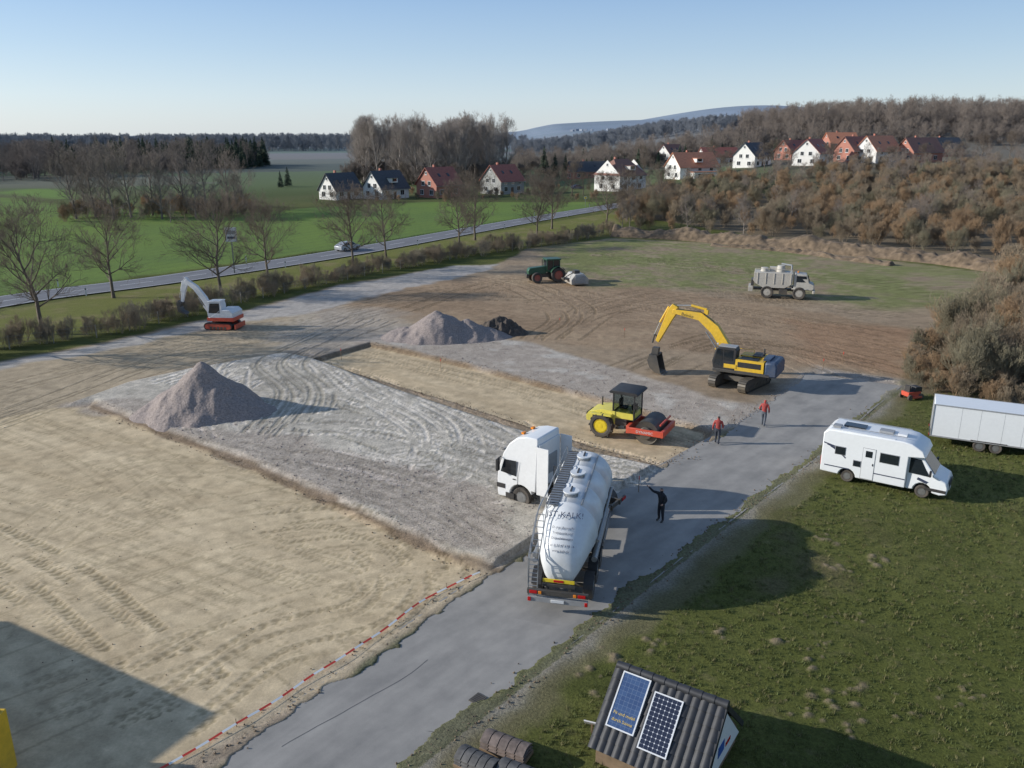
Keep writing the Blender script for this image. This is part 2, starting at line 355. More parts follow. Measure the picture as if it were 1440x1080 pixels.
fam([(620,640),(700,670),(760,700),(800,700)],3,20,14,tone=-.3,depth=.02,fade=.1)
fam([(500,495),(700,540),(980,622)],8,15,8,tone=-.22,depth=.01,fade=.2,lug=0,w=.25,gauge=1.2,rim=.2)
# back field
fam([(480,440),(640,410),(860,425),(1060,450),(1280,490)],7,20,26,tone=-.24,fade=.15,w=.4,**Ln)
fam([(700,395),(900,430),(1100,480),(1200,520)],5,50,30,tone=.18,fade=.2,w=.4,**Ln)
fam([(840,360),(1000,375),(1200,395),(1370,420)],5,20,12,tone=-.28,fade=.15,w=.4,**Ln)
fam([(780,470),(860,430),(1000,410),(1250,440)],5,50,22,tone=-.24,fade=.2,w=.4,**Ln)
fam([(900,520),(1000,480),(1120,490),(1240,520)],5,40,14,tone=-.3,fade=.15,w=.4,**Ln)
fam([(560,440),(700,400),(800,440),(760,480)],3,30,14,tone=-.3,fade=.15,w=.4,**Ln)
fam([(1380,640),(1400,700),(1440,780)],2,15,10,tone=-.35,depth=.03,fade=.1)
wsite=np.clip(mS+.6,0,1)
for k in range(3): cn[...,k]*=(1+np.clip(trk,-.5,.5)*wsite*(1.0 if k<2 else 1.1))
Zn+=dz*wsite*np.where(Yn>45,1.4,1)
cn[...,:3]*= (1+.5*nC[...,None]*mS[...,None])
Zn[:]=np.where(sR+nA*.9+nC*.4<.0,-.07,Zn); edge=(sR>-1.2)&(sR<.4); Zn[:]=np.where(edge&(sR+nA*.9+nC*.4>=0),np.minimum(Zn,.04)*.5+.02,Zn)
MR=[G(-420,505),G(0,424),G(240,392),G(480,356),G(660,324),G(780,303),G(860,290),G(930,276)]
mrp=crom(MR,2.0); dm=np.gradient(mrp,axis=0); dm/=np.linalg.norm(dm,axis=1)[:,None]; nm=np.stack([-dm[:,1],dm[:,0]],1)
sM=sdf([tuple(q) for q in mrp+nm*3.6]+[tuple(q) for q in (mrp-nm*3.6)[::-1]],Xn,Yn)
Zn[:]=np.where(sM<.6,-.12+terr(Xn,Yn),Zn)
col=np.clip(col,.004,1)
me=bpy.data.meshes.new('ground')
nv=nx*ny; me.vertices.add(nv); me.vertices.foreach_set('co',np.stack([X,Y,Z],-1).astype(np.float32).ravel())
idx=np.arange(nv).reshape(ny,nx); q=np.stack([idx[:-1,:-1],idx[:-1,1:],idx[1:,1:],idx[1:,:-1]],-1).reshape(-1,4)
nf=len(q); me.loops.add(nf*4); me.loops.foreach_set('vertex_index',q.ravel().astype(np.int32))
me.polygons.add(nf); me.polygons.foreach_set('loop_start',(np.arange(nf)*4).astype(np.int32)); me.polygons.foreach_set('use_smooth',np.ones(nf,bool))
me.update(calc_edges=True)
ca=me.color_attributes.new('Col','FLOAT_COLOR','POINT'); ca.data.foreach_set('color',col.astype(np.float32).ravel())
ground=bpy.data.objects.new('ground',me); scene.collection.objects.link(ground)
m=bpy.data.materials.new('ground_soil'); m.use_nodes=True; nt=m.node_tree;N=nt.nodes;L=nt.links;b=N['Principled BSDF']; b.inputs['Roughness'].default_value=.95; b.inputs['Specular IOR Level'].default_value=.15
at=N.new('ShaderNodeAttribute'); at.attribute_name='Col'
geo=N.new('ShaderNodeNewGeometry')
def noi(sc,det=6,ro=.6):
    n=N.new('ShaderNodeTexNoise'); n.inputs['Scale'].default_value=sc; n.inputs['Detail'].default_value=det; n.inputs['Roughness'].default_value=ro; L.new(geo.outputs['Position'],n.inputs['Vector']); return n
def mr(src,a,b2,c,d):
    r=N.new('ShaderNodeMapRange'); r.inputs[1].default_value=a;r.inputs[2].default_value=b2;r.inputs[3].default_value=c;r.inputs[4].default_value=d; L.new(src,r.inputs[0]); return r.outputs[0]
def mt(op,a,b2):
    r=N.new('ShaderNodeMath'); r.operation=op
    for i,v in enumerate((a,b2)):
        if isinstance(v,(int,float)): r.inputs[i].default_value=v
        else: L.new(v,r.inputs[i])
    return r.outputs[0]
na=noi(1.3,8,.7); nb=noi(9,6,.75)
rgh=at.outputs['Alpha']
f1=mr(na.outputs[0],.3,.7,-.14,.14); f2=mr(nb.outputs[0],.3,.7,-.5,.5)
f2=mt('MULTIPLY',f2,mr(rgh,0,1,.18,.9)); f=mt('ADD',mt('ADD',f1,f2),1.)
sc=N.new('ShaderNodeVectorMath'); sc.operation='SCALE'; L.new(at.outputs['Color'],sc.inputs[0]); L.new(f,sc.inputs['Scale']); L.new(sc.outputs[0],b.inputs['Base Color'])
bp=N.new('ShaderNodeBump'); bp.inputs['Distance'].default_value=.12; L.new(mr(rgh,0,1,.06,.8),bp.inputs['Strength']); L.new(nb.outputs[0],bp.inputs['Height']); L.new(bp.outputs[0],b.inputs['Normal'])
me.materials.append(m)
# ---------------------------------------------------------------- roads
def asphalt(name,c1,c2):
    m=bpy.data.materials.new(name); m.use_nodes=True; nt=m.node_tree;N=nt.nodes;L=nt.links;b=N['Principled BSDF']; b.inputs['Roughness'].default_value=.85; b.inputs['Specular IOR Level'].default_value=.3
    uv=N.new('ShaderNodeUVMap'); mp=N.new('ShaderNodeMapping'); mp.inputs['Scale'].default_value=(7,.25,1); L.new(uv.outputs[0],mp.inputs[0])
    a=N.new('ShaderNodeTexNoise'); a.inputs['Scale'].default_value=1; a.inputs['Detail'].default_value=6; L.new(mp.outputs[0],a.inputs['Vector'])
    g=N.new('ShaderNodeNewGeometry'); c=N.new('ShaderNodeTexNoise'); c.inputs['Scale'].default_value=.6; c.inputs['Detail'].default_value=9; c.inputs['Roughness'].default_value=.7; L.new(g.outputs['Position'],c.inputs['Vector'])
    d=N.new('ShaderNodeTexNoise'); d.inputs['Scale'].default_value=40; d.inputs['Detail'].default_value=3; L.new(g.outputs['Position'],d.inputs['Vector'])
    def ma(op,x,y):
        r=N.new('ShaderNodeMath'); r.operation=op
        for i,v in enumerate((x,y)):
            if isinstance(v,(int,float)): r.inputs[i].default_value=v
            else: L.new(v,r.inputs[i])
        return r.outputs[0]
    s=ma('ADD',ma('MULTIPLY',a.outputs[0],.6),ma('ADD',ma('MULTIPLY',c.outputs[0],.55),ma('MULTIPLY',d.outputs[0],.25)))
    r=N.new('ShaderNodeMapRange'); r.inputs[1].default_value=.5; r.inputs[2].default_value=.9; L.new(s,r.inputs[0])
    mx=N.new('ShaderNodeMix'); mx.data_type='RGBA'; mx.inputs[6].default_value=(*c1,1); mx.inputs[7].default_value=(*c2,1); L.new(r.outputs[0],mx.inputs[0])
    L.new(mx.outputs[2],b.inputs['Base Color'])
    bp=N.new('ShaderNodeBump'); bp.inputs['Strength'].default_value=.25; bp.inputs['Distance'].default_value=.01; L.new(d.outputs[0],bp.inputs['Height']); L.new(bp.outputs[0],b.inputs['Normal'])
    return m
def strip(name,Lp,Rp,z,m,k=6):
    n=len(Lp); vs=[];uv=[]
    for i in range(n):
        for j in range(k+1):
            t=j/k; p=(1-t)*np.array(Lp[i])+t*np.array(Rp[i]); vs.append((p[0],p[1],z+float(terr(p[0],p[1])))); uv.append((t,i))
    fs=[(i*(k+1)+j,i*(k+1)+j+1,(i+1)*(k+1)+j+1,(i+1)*(k+1)+j) for i in range(n-1) for j in range(k)]
    o=mkobj(name,vs,fs,[m],smooth=False); u=o.data.uv_layers.new(name='UVMap')
    o.data.flip_normals() if o.data.polygons[0].normal.z<0 else None
    for l in o.data.loops: u.data[l.index].uv=uv[l.vertex_index]
    return o
lp=crom(ROADL,1.); rp=crom(ROADR,1.)
li=np.linspace(0,len(lp)-1,90).astype(int); ri=np.linspace(0,len(rp)-1,90).astype(int)
lp=lp[li];rp=rp[ri]; dd=(lp-rp); dd/=np.linalg.norm(dd,axis=1)[:,None]
strip('access_road',lp+dd*.5,rp-dd*.5,0.0,asphalt('worn_asphalt',(.205,.195,.18),(.37,.345,.31)))
seamm=mat('bitumen_seam',(.12,.115,.11),.85)
sp_=crom(GP([(400,1050),(470,1008),(540,970),(610,922)]),.3); sp_=sp_+np.stack([fbm(np.arange(len(sp_))*.3,np.zeros(len(sp_)),2,3)*.25,np.zeros(len(sp_))],1); ds=np.gradient(sp_,axis=0); ds/=np.linalg.norm(ds,axis=1)[:,None]; ns_=np.stack([-ds[:,1],ds[:,0]],1)
strip('road_seam',sp_+ns_*.012,sp_-ns_*.012,.005,seamm,1)
strip('main_road',mrp+nm*3.4,mrp-nm*3.4,.0,asphalt('main_asphalt',(.14,.14,.15),(.21,.21,.22)))
lw=mat('road_marking_white',(.7,.7,.68),.7)
for sgn in(-1,1): strip('road_edge_line',mrp+nm*(3.05*sgn+.06),mrp+nm*(3.05*sgn-.06),.006,lw,1)
pr=P()
for i in range(0,len(mrp)-2,4):
    a,b2=mrp[i],mrp[i+2]; n_=nm[i]*.06
    z=float(terr(a[0],a[1]))+.006
    pr.quad((*(a+n_),z),(*(a-n_),z),(*(b2-n_),z),(*(b2+n_),z),lw)
pr.obj('road_centre_line')
# ---------------------------------------------------------------- piles / berm
gravm=mat('crushed_gravel',(.29,.24,.215),.95,var=.35,scale=9,bump=.9,bscale=7)
earthm=mat('turned_earth',(.20,.145,.095),.95,var=.5,scale=2.5,bump=1.,bscale=4)
bermm=mat('berm_soil',(.175,.125,.08),.95,var=.5,scale=1.3,bump=.8,bscale=5)
darke=mat('dark_earth',(.085,.068,.055),.95,var=.4,scale=3,bump=1.,bscale=5)
def heap(name,cx,cy,peaks,m,seed=1,res=150,lump=.12,base=0):
    R_=max(abs(p[0])+p[2] for p in peaks)*1.25
    g=np.linspace(-R_,R_,res); U,V=np.meshgrid(g,g); z=np.full(U.shape,-.15)
    wob=fbm(U*.5+seed,V*.5,3,seed)*.32
    for px,py,r,h in peaks:
        q=np.hypot(U-px,(V-py)*1.2)/r+wob; z=np.maximum(z,h*(1-q))
    z=np.maximum(z,-.15)
    z=z+(fbm(U*2.3,V*2.3,4,seed+3)*lump*2+fbm(U*7,V*7,2,seed+5)*.05)*np.clip(z*2,0,1)+base
    vs=np.stack([cx+U,cy+V,z],-1).reshape(-1,3); i=np.arange(res*res).reshape(res,res)
    keep=(z[:-1,:-1]>base-.149)|(z[1:,1:]>base-.149)
    fs=np.stack([i[:-1,:-1],i[:-1,1:],i[1:,1:],i[1:,:-1]],-1)[keep].reshape(-1,4).tolist()
    return mkobj(name,vs,fs,[m],ang=180)
x,y=G(290,585); heap('gravel_pile',x-.2,y+.6,[(0,0,4.3,3.4),(2.2,-.4,2.9,1.8),(-1.6,-.3,3.0,1.6)],gravm,3,lump=.10,base=.15)
x,y=G(612,478); heap('gravel_pile',x,y+1.2,[(0,0,4.1,2.8),(2.9,.1,3.2,1.6),(-2.7,.0,2.6,1.1),(4.8,.2,2.2,.9)],gravm,8,lump=.12)
x,y=G(700,470); heap('earth_pile',x,y+.5,[(0,0,2.3,1.8),(1.2,0,1.8,1.2)],darke,22,lump=.45)
def berm(name,pts,w,h,m,seed):
    c=crom(pts,.3); n=len(c); d=np.gradient(c,axis=0); d/=np.linalg.norm(d,axis=1)[:,None]; nr=np.stack([-d[:,1],d[:,0]],1); k=30
    o=np.linspace(-1,1,k); prof=np.cos(o*np.pi/2)**.9
    s=np.arange(n)*.3
    Px=c[:,0,None]+nr[:,0,None]*o*w; Py=c[:,1,None]+nr[:,1,None]*o*w
    hh=h*(.8+fbm(s/5,s*0,2,seed)*1.3)[:,None]*prof[None]
    z=hh+ (fbm(Px/1.3,Py/1.3,3,seed)*1.0+fbm(Px*1.7,Py*1.7,2,seed+9)*.3)*np.clip(prof[None]*2,0,1)
    z[:, [0,-1]]=-.3; z[[0,-1],:]=-.3
    z+=terr(Px,Py)
    vs=np.stack([Px,Py,z],-1).reshape(-1,3); i=np.arange(n*k).reshape(n,k)
    fs=np.stack([i[:-1,:-1],i[1:,:-1],i[1:,1:],i[:-1,1:]],-1).reshape(-1,4).tolist()
    return mkobj(name,vs,fs,[m],ang=180)
berm('earth_berm',GP([(862,331),(960,336),(1100,348),(1230,360),(1330,370),(1420,383)]),2.6,1.7,bermm,4)
berm('earth_berm',GP([(1000,345),(1100,353),(1200,366),(1260,374)]),1.2,.5,bermm,9)
# ---------------------------------------------------------------- vegetation
bark=mat('bark',(.16,.125,.095),.9,var=.3,scale=3)
barkf=mat('bark_forest',(.26,.215,.18),.9,var=.3,scale=.5)
barkl=mat('bark_forest_dark',(.19,.16,.14),.9,var=.3,scale=.5)
barkb=mat('bark_beech',(.33,.285,.25),.9,var=.25,scale=.5)
barkh=mat('bark_haze_tinted',(.23,.245,.27),.95,var=.15,scale=.3)  # blue-grey of distance haze put into the far trees' colour
twigm=mat('shrub_twigs',(.30,.235,.16),.9,var=.4,scale=.6)
twigr=mat('shrub_twigs_russet',(.34,.23,.135),.9,var=.35,scale=.6)
twigg=mat('shrub_twigs_olive',(.25,.22,.145),.9,var=.4,scale=.6)
conm=mat('conifer_needles',(.045,.068,.04),.9,var=.4,scale=2)
grm=mat('grass_blades',(.105,.125,.03),.8,var=.35,scale=3)
grm2=mat('grass_dry',(.19,.17,.07),.8,var=.35,scale=3)
def tubes(segs,n=3):
    s=np.array(segs); p0=s[:,:3];p1=s[:,3:6];r0=s[:,6];r1=s[:,7]; d=p1-p0; d/=np.linalg.norm(d,axis=1)[:,None]+1e-9
    ref=np.where(np.abs(d[:,2:3])>.9,np.array([[1.,0,0]]),np.array([[0,0,1.]])); a=np.cross(d,ref); a/=np.linalg.norm(a,axis=1)[:,None]+1e-9; b=np.cross(d,a)
    V=[]
    for p,r in((p0,r0),(p1,r1)):
        for i in range(n):
            t=2*math.pi*i/n; V.append(p+(a*math.cos(t)+b*math.sin(t))*r[:,None])
    V=np.stack(V,1); m=len(s); base=(np.arange(m)*2*n)[:,None]
    Fa=[np.concatenate([base+i,base+(i+1)%n,base+(i+1)%n+n,base+i+n],1) for i in range(n)]
    return V.reshape(-1,3),np.concatenate(Fa)
def tree_mesh(name,seed,h,trunk,cr,r0,limbs,kids,m,twr=.012,up=.25,stems=1,el0=20):
    R=random.Random(seed); big=[];small=[]
    def grow(p,d,L,r,lev):
        ns=(5,4,3,2,1)[min(lev,4)]; nodes=[]
        sl=L/ns
        for i in range(ns):
            d=(d+Vector((R.gauss(0,.13),R.gauss(0,.13),R.gauss(0,.10)+up*.35/ns*3))).normalized()
            q=p+d*sl; rr=max(r*(1-.75*(i+1)/ns),twr*.6)
            (big if r>.035 else small).append((*p,*q,max(r*(1-.75*i/ns),twr*.7),rr)); nodes.append((q.copy(),d.copy(),rr)); p=q
        if lev<len(kids):
            for c in range(kids[lev]):
                t=R.uniform(.2,1.); i=min(int(t*ns),ns-1); q,dd,rr=nodes[i]
                if i>0: q=nodes[i-1][0].lerp(q,R.random())
                ax=Vector((R.gauss(0,1),R.gauss(0,1),R.gauss(0,1))).cross(dd).normalized()
                nd=(Matrix.Rotation(rad(R.uniform(25,60)),3,ax)@dd)
                grow(q,nd,L*R.uniform(.42,.68)*(1.15-.4*t),max(rr*.8,r*.3),lev+1)
    for st in range(stems):
        a=R.uniform(0,6.28); lean=Vector((math.cos(a),math.sin(a),0))*(.0 if stems==1 else R.uniform(.1,.5))
        p=Vector((0,0,0)) if stems==1 else Vector((math.cos(a),math.sin(a),0))*R.uniform(0,.5)
        p.z=-.2
        ht=h*(1 if stems==1 else R.uniform(.6,1)); nt_=8; pts=[p]; d=(Vector((0,0,1))+lean).normalized()
        for i in range(nt_):
            d=(d+Vector((R.gauss(0,.06),R.gauss(0,.06),.05))).normalized(); pts.append(pts[-1]+d*(ht*.82/nt_))
        for i in range(nt_): big.append((*pts[i],*pts[i+1],r0*(1-.8*i/nt_)*(1.25 if i==0 else 1),r0*(1-.8*(i+1)/nt_)))
        for l in range(limbs):
            f=(l+R.random())/limbs; z0=trunk/h+(.82-trunk/h)*f; i=min(int(z0/.82*nt_),nt_-1); q=pts[i].lerp(pts[i+1],(z0/.82*nt_)%1)
            a=l*2.4+R.uniform(-.4,.4); el=rad(el0+45*f+R.uniform(-10,12)); dd=Vector((math.cos(a)*math.cos(el),math.sin(a)*math.cos(el),math.sin(el)))
            Ll=cr*(.62+.55*math.sin(math.pi*min(1,f*.8+.22)))*R.uniform(.8,1.1)
            grow(q,dd,Ll,r0*(.42-.25*f),0)
    v1,f1=tubes(big,6); v2,f2=tubes(small,3) if small else (np.zeros((0,3)),np.zeros((0,4),int))
    vs=np.concatenate([v1,v2]); fs=f1.tolist()+(f2+len(v1)).tolist()
    me=bpy.data.meshes.new(name); me.from_pydata(vs.tolist(),[],fs); me.materials.append(m); me.polygons.foreach_set('use_smooth',np.ones(len(fs),bool)); me.update(); return me
def conifer_mesh(name,seed,h,r,m):
    R=random.Random(seed)
    v,f=tubes([(0,0,-.2,0,0,h*.97,.16,.02)],6); vs=v.tolist(); fs=f.tolist()
    z=h*.08
    while z<h*.98:
        t=z/h; L=r*(1-t)**.85*R.uniform(.8,1.15)+.1; nb_=int(7+6*(1-t))
        for k in range(nb_):
            a=R.uniform(0,6.28); l=L*R.uniform(.7,1.1); dx,dy=math.cos(a),math.sin(a)
            for j in range(5):
                s=(j+.6)/5*l; w=.42*(1-.6*j/5)*max(l,.5)*.55; zz=z-s*.22+R.uniform(-.1,.1); th=R.uniform(.1,.3)
                n=len(vs); px,py=dx*s,dy*s
                vs+= [(px-dy*w,py+dx*w,zz-.12-R.random()*.25),(px+dy*w,py-dx*w,zz-.12-R.random()*.25),(px+dx*l*.28,py+dy*l*.28,zz-.05),(px-dx*.1,py-dy*.1,zz+th)]
                fs+= [(n,n+3,n+2),(n+1,n+2,n+3)]
        z+=h*.032
    me=bpy.data.meshes.new(name); me.from_pydata(vs,[],fs); me.materials.append(m); me.update(); return me
def tuft_mesh(name,seed,m,n=16,h=.13,sp=.14):
    R=random.Random(seed); vs=[];fs=[]
    for i in range(n):
        a=R.uniform(0,6.28); r=R.random()*sp; x,y=r*math.cos(a),r*math.sin(a); b_=R.uniform(0,6.28); w=.012; l=h*R.uniform(.5,1.2); le=R.uniform(.02,.09)
        k=len(vs); vs+=[(x-math.cos(b_)*w,y-math.sin(b_)*w,-.02),(x+math.cos(b_)*w,y+math.sin(b_)*w,-.02),(x+math.sin(b_)*le,y-math.cos(b_)*le,l)]; fs.append((k,k+1,k+2))
    me=bpy.data.meshes.new(name); me.from_pydata(vs,[],fs); me.materials.append(m); return me
def coll(name,meshes):
    c=bpy.data.collections.new(name)
    for me in meshes: c.objects.link(bpy.data.objects.new(me.name,me))
    return c
def scatter(name,pts,sc,c,tilt=0):
    n=len(pts); me=bpy.data.meshes.new(name); me.from_pydata([tuple(map(float,p)) for p in pts],[],[])
    a=me.attributes.new('rot','FLOAT_VECTOR','POINT'); rv=np.zeros((n,3)); rv[:,2]=rng.uniform(0,6.28,n); rv[:,:2]=rng.normal(0,1,(n,2))*tilt; a.data.foreach_set('vector',rv.ravel())
    a=me.attributes.new('sc','FLOAT','POINT'); a.data.foreach_set('value',np.array(sc,dtype=float))
    o=bpy.data.objects.new(name,me); scene.collection.objects.link(o)
    ng=bpy.data.node_groups.new(name,'GeometryNodeTree'); ng.interface.new_socket('Geometry',in_out='INPUT',socket_type='NodeSocketGeometry'); ng.interface.new_socket('Geometry',in_out='OUTPUT',socket_type='NodeSocketGeometry')
    N=ng.nodes;L=ng.links; gi=N.new('NodeGroupInput');go=N.new('NodeGroupOutput');ip=N.new('GeometryNodeInstanceOnPoints');ci=N.new('GeometryNodeCollectionInfo')
    ci.inputs['Collection'].default_value=c; ci.inputs['Separate Children'].default_value=True; ci.inputs['Reset Children'].default_value=True
    ip.inputs['Pick Instance'].default_value=True
    na_=N.new('GeometryNodeInputNamedAttribute'); na_.data_type='FLOAT_VECTOR'; na_.inputs[0].default_value='rot'
    ns=N.new('GeometryNodeInputNamedAttribute'); ns.data_type='FLOAT'; ns.inputs[0].default_value='sc'
    er=N.new('FunctionNodeEulerToRotation')
    ri_=N.new('FunctionNodeRandomValue'); ri_.data_type='INT'
    for s_ in ri_.inputs:
        if s_.type=='INT' and s_.name=='Min': s_.default_value=0
        if s_.type=='INT' and s_.name=='Max': s_.default_value=max(0,len(c.objects)-1)
    io=[s_ for s_ in ri_.outputs if s_.type=='INT'][0]
    L.new(gi.outputs[0],ip.inputs['Points']); L.new(ci.outputs[0],ip.inputs['Instance']); L.new(na_.outputs[0],er.inputs[0]); L.new(er.outputs[0],ip.inputs['Rotation']); L.new(ns.outputs[0],ip.inputs['Scale']); L.new(io,ip.inputs['Instance Index']); L.new(ip.outputs[0],go.inputs[0])
    md=o.modifiers.new('Scatter','NODES'); md.node_group=ng; return o
def inpoly(P_,x,y):
    c=False;n=len(P_)
    for i in range(n):
        a=P_[i];b_=P_[(i+1)%n]
        if (a[1]>y)!=(b_[1]>y) and x<(b_[0]-a[0])*(y-a[1])/(b_[1]-a[1])+a[0]: c=not c
    return c
def fill(P_,n):
    xs_=[p[0] for p in P_];ys_=[p[1] for p in P_]; out=[];t=0
    while len(out)<n and t<n*60:
        t+=1; x=random.uniform(min(xs_),max(xs_));y=random.uniform(min(ys_),max(ys_))
        if inpoly(P_,x,y): out.append((x,y,float(terr(x,y))))
    return out
U=random.uniform
av=[tree_mesh('avenue_%d'%i,30+i,10.4,2.1,4.0,.19,16,(8,6,6),bark,.011,.35) for i in range(4)]
avt=[(60,470,1.12),(160,419,1.),(311,416,1.08),(378,391,.93),(497,380,1.05),(543,362,.95),(645,350,1.),(668,338,1.08),(755,335,1.0),(776,322,1.08),(853,318,1.),(-60,500,1.1),(925,300,1.05),(880,306,1.)]
for i,(u,v,s) in enumerate(avt):
    p=G3(u,v); o=bpy.data.objects.new('roadside_tree',av[i%4]); scene.collection.objects.link(o); o.location=p; o.rotation_euler=(0,0,i*1.9); o.scale=(s*1.02,s*1.02,s)
fo=[tree_mesh('woodtree_%d'%i,60+i,15.5,1.8,5.0,.25,17,(6,5,4),barkf,.017,.6,el0=26) for i in range(4)]
cf=coll('wood_trees',fo)
fl=[tree_mesh('darktree_%d'%i,80+i,15.5,1.5,5.0,.25,17,(6,5,4),barkl,.02,.6,el0=26) for i in range(3)]
cfl=coll('dark_wood_trees',fl)
beech=[tree_mesh('beech_%d'%i,90+i,24,4,6.8,.36,22,(6,5,5),barkb,.02,.8,el0=36) for i in range(4)]
cb=coll('beech_trees',beech)
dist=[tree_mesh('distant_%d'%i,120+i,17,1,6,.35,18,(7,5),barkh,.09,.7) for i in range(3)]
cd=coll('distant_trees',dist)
bs=[tree_mesh('bush_%d'%i,200+i,5.4,.3,1.9,.05,10,(6,5,3),(twigm,twigr,twigg,twigm,twigr)[i],.012,.9,stems=4,el0=30) for i in range(5)]
cbs=coll('bushes',bs)
ub=[tree_mesh('understorey_%d'%i,260+i,6,.3,2.2,.05,9,(6,5),barkl,.035,.8,stems=4) for i in range(3)]
cub=coll('understorey_bushes',ub)
for i,(u,v,s) in enumerate([(108,308,1),(135,305,1.05),(160,309,1.1),(185,306,1.1),(215,303,.95),(228,308,.8),(262,300,1.15),(290,303,1.1),(322,296,.95),(345,292,.8),(300,310,.5),(240,313,.45),(120,300,.9),(150,300,.9),(275,306,.8),(335,300,.6)]):
    p=G3(u,v); o=bpy.data.objects.new('bare_tree',(fl+fo)[i%5]); scene.collection.objects.link(o); o.location=p; o.rotation_euler=(0,0,i*2.1); o.scale=(s*.98,)*3
def at_(u,d): return ((u-720)/F*d*C*1.02,d)
def wood(name,P_,n,c,a,b_,nu=0,ua=.8,ubb=1.6):
    pts=fill(P_,n); scatter(name,pts,[U(a,b_) for _ in pts],c)
    if nu: pts=fill(P_,nu); scatter(name+'_understorey',pts,[U(ua,ubb) for _ in pts],cub)
wood('beech_wood',[at_(485,325),at_(600,305),at_(708,330),at_(714,400),at_(600,410),at_(505,400)],78,cb,.8,1.1,130)
wood('mixed_wood',[at_(-120,330),at_(60,350),at_(200,400),at_(350,470),at_(380,560),at_(-150,560)],240,cfl,.65,1.05,360)
con=[conifer_mesh('conifer_%d'%i,i,17,3.6,conm) for i in range(3)]; cc_=coll('conifers',con)
pts=fill([at_(70,400),at_(130,395),at_(130,440),at_(80,440)],14)+fill([at_(130,440),at_(370,480),at_(380,540),at_(150,520)],120)
scatter('conifer_wood',pts,[U(.65,1.05) for _ in pts],cc_)
gc_=[(405,262,.6),(395,264,.5),(765,245,1.1),(780,250,.9),(795,248,.8),(820,240,.9),(1045,212,.8),(1000,222,.8),(1090,215,.6)]
for i,(u,v,s) in enumerate(gc_):
    p=G3(u,v); o=bpy.data.objects.new('fir_tree',con[i%3]); scene.collection.objects.link(o); o.location=p; o.scale=(s*.75,s*.75,s*.7)
wood('village_wood',[at_(720,390),at_(900,380),at_(1060,400),at_(1100,520),at_(720,520)],180,cf,.45,.75,200)
pts=fill([at_(760,360),at_(900,350),at_(1060,380),at_(1060,420),at_(760,420)],24); scatter('village_conifers',pts,[U(.3,.6) for _ in pts],cc_)
wood('hilltop_wood',[at_(1030,500),at_(1250,450),at_(1600,430),at_(1750,620),at_(1050,640)],420,cf,.80,1.08,600,.8,1.6)
wood('hill_slope_wood',[at_(1060,430),at_(1600,390),at_(1650,430),at_(1250,460),at_(1060,500)],100,cf,.4,.65,260,.5,1.1)
pts=[G3(u,v) for u,v in [(640,268),(655,280),(560,268),(740,262),(756,275),(805,275),(820,275),(905,262),(1010,250),(1022,240),(1075,240),(1090,238),(1108,240),(1165,238),(1250,238),(1300,232),(1000,235),(900,240),(870,235),(1330,225),(1380,225),(1420,222),(1350,232)]]
scatter('garden_trees',pts,[U(.65,1.0) for _ in pts],coll('garden_tree_set',av))
wood('village_edge_scrub',[at_(950,262),at_(1150,262),at_(1700,262),at_(1700,335),at_(1330,325),at_(1150,300),at_(980,275)],80,cf,.28,.5)
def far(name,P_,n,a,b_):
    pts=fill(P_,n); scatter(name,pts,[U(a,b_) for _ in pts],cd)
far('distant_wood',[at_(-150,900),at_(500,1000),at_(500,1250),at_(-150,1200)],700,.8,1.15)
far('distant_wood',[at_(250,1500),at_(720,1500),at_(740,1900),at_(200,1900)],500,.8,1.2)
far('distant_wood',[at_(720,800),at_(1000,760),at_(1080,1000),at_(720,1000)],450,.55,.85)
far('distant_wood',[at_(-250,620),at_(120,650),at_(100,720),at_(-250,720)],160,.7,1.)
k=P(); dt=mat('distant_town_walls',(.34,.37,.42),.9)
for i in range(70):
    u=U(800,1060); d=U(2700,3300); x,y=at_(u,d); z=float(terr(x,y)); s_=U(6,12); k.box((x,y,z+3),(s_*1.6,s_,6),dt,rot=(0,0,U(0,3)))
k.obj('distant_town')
# shrubland
SH=GP([(870,322),(960,326),(1150,340),(1330,358),(1440,368),(1700,385)])+[(200,140),(235,300),(60,272),(30,225)]
pts=fill(SH,1500); scatter('shrubland',pts,[U(.45,1.2) for _ in pts],cbs)
pts=fill(SH,120); scatter('shrubland_trees',pts,[U(.28,.5) for _ in pts],cf)
SH2=GP([(1290,548),(1300,500),(1370,450),(1440,400),(1600,400),(1700,600),(1460,572)])
pts=fill(SH2,110); scatter('thicket',pts,[U(.65,1.25) for _ in pts],cbs)
pts=fill(GP([(1262,540),(1280,500),(1340,470),(1440,560),(1440,580)]),110); scatter('thicket_edge',pts,[U(.15,.5) for _ in pts],cbs)
hp=crom(GP([(-300,570),(0,490),(150,468),(330,425),(480,392),(640,362),(760,345),(860,328)]),.7)
pts=[(q[0]+random.gauss(0,.7),q[1]+random.gauss(0,.7),0) for q in hp]+[(q[0]+random.gauss(0,1.2),q[1]+random.gauss(0,1.2),0) for q in hp if random.random()<.6]
hgm=mat('hedge_twigs',(.29,.25,.185),.9,var=.4,scale=.8)
hd=[tree_mesh('hedge_%d'%i,240+i,2.3,.1,1.0,.022,8,(6,4),hgm if i%2 else twigm,.009,1.1,stems=4,el0=35) for i in range(3)]
scatter('hedge',pts,[U(.45,1.15) for _ in pts],coll('hedges',hd))
k=P(); pm=mat('fence_post',(.3,.27,.22),.8)
fp=hp[::5]-np.array([-.6,1.2])
for q in fp: k.cyl((q[0],q[1],-.1),(q[0],q[1],1.25),.045,.04,pm,6)
for z in(.5,.85,1.15):
    for i in range(len(fp)-1): k.cyl((*fp[i],z),(*fp[i+1],z),.008,.008,steel,4,False)
k.obj('wire_fence')
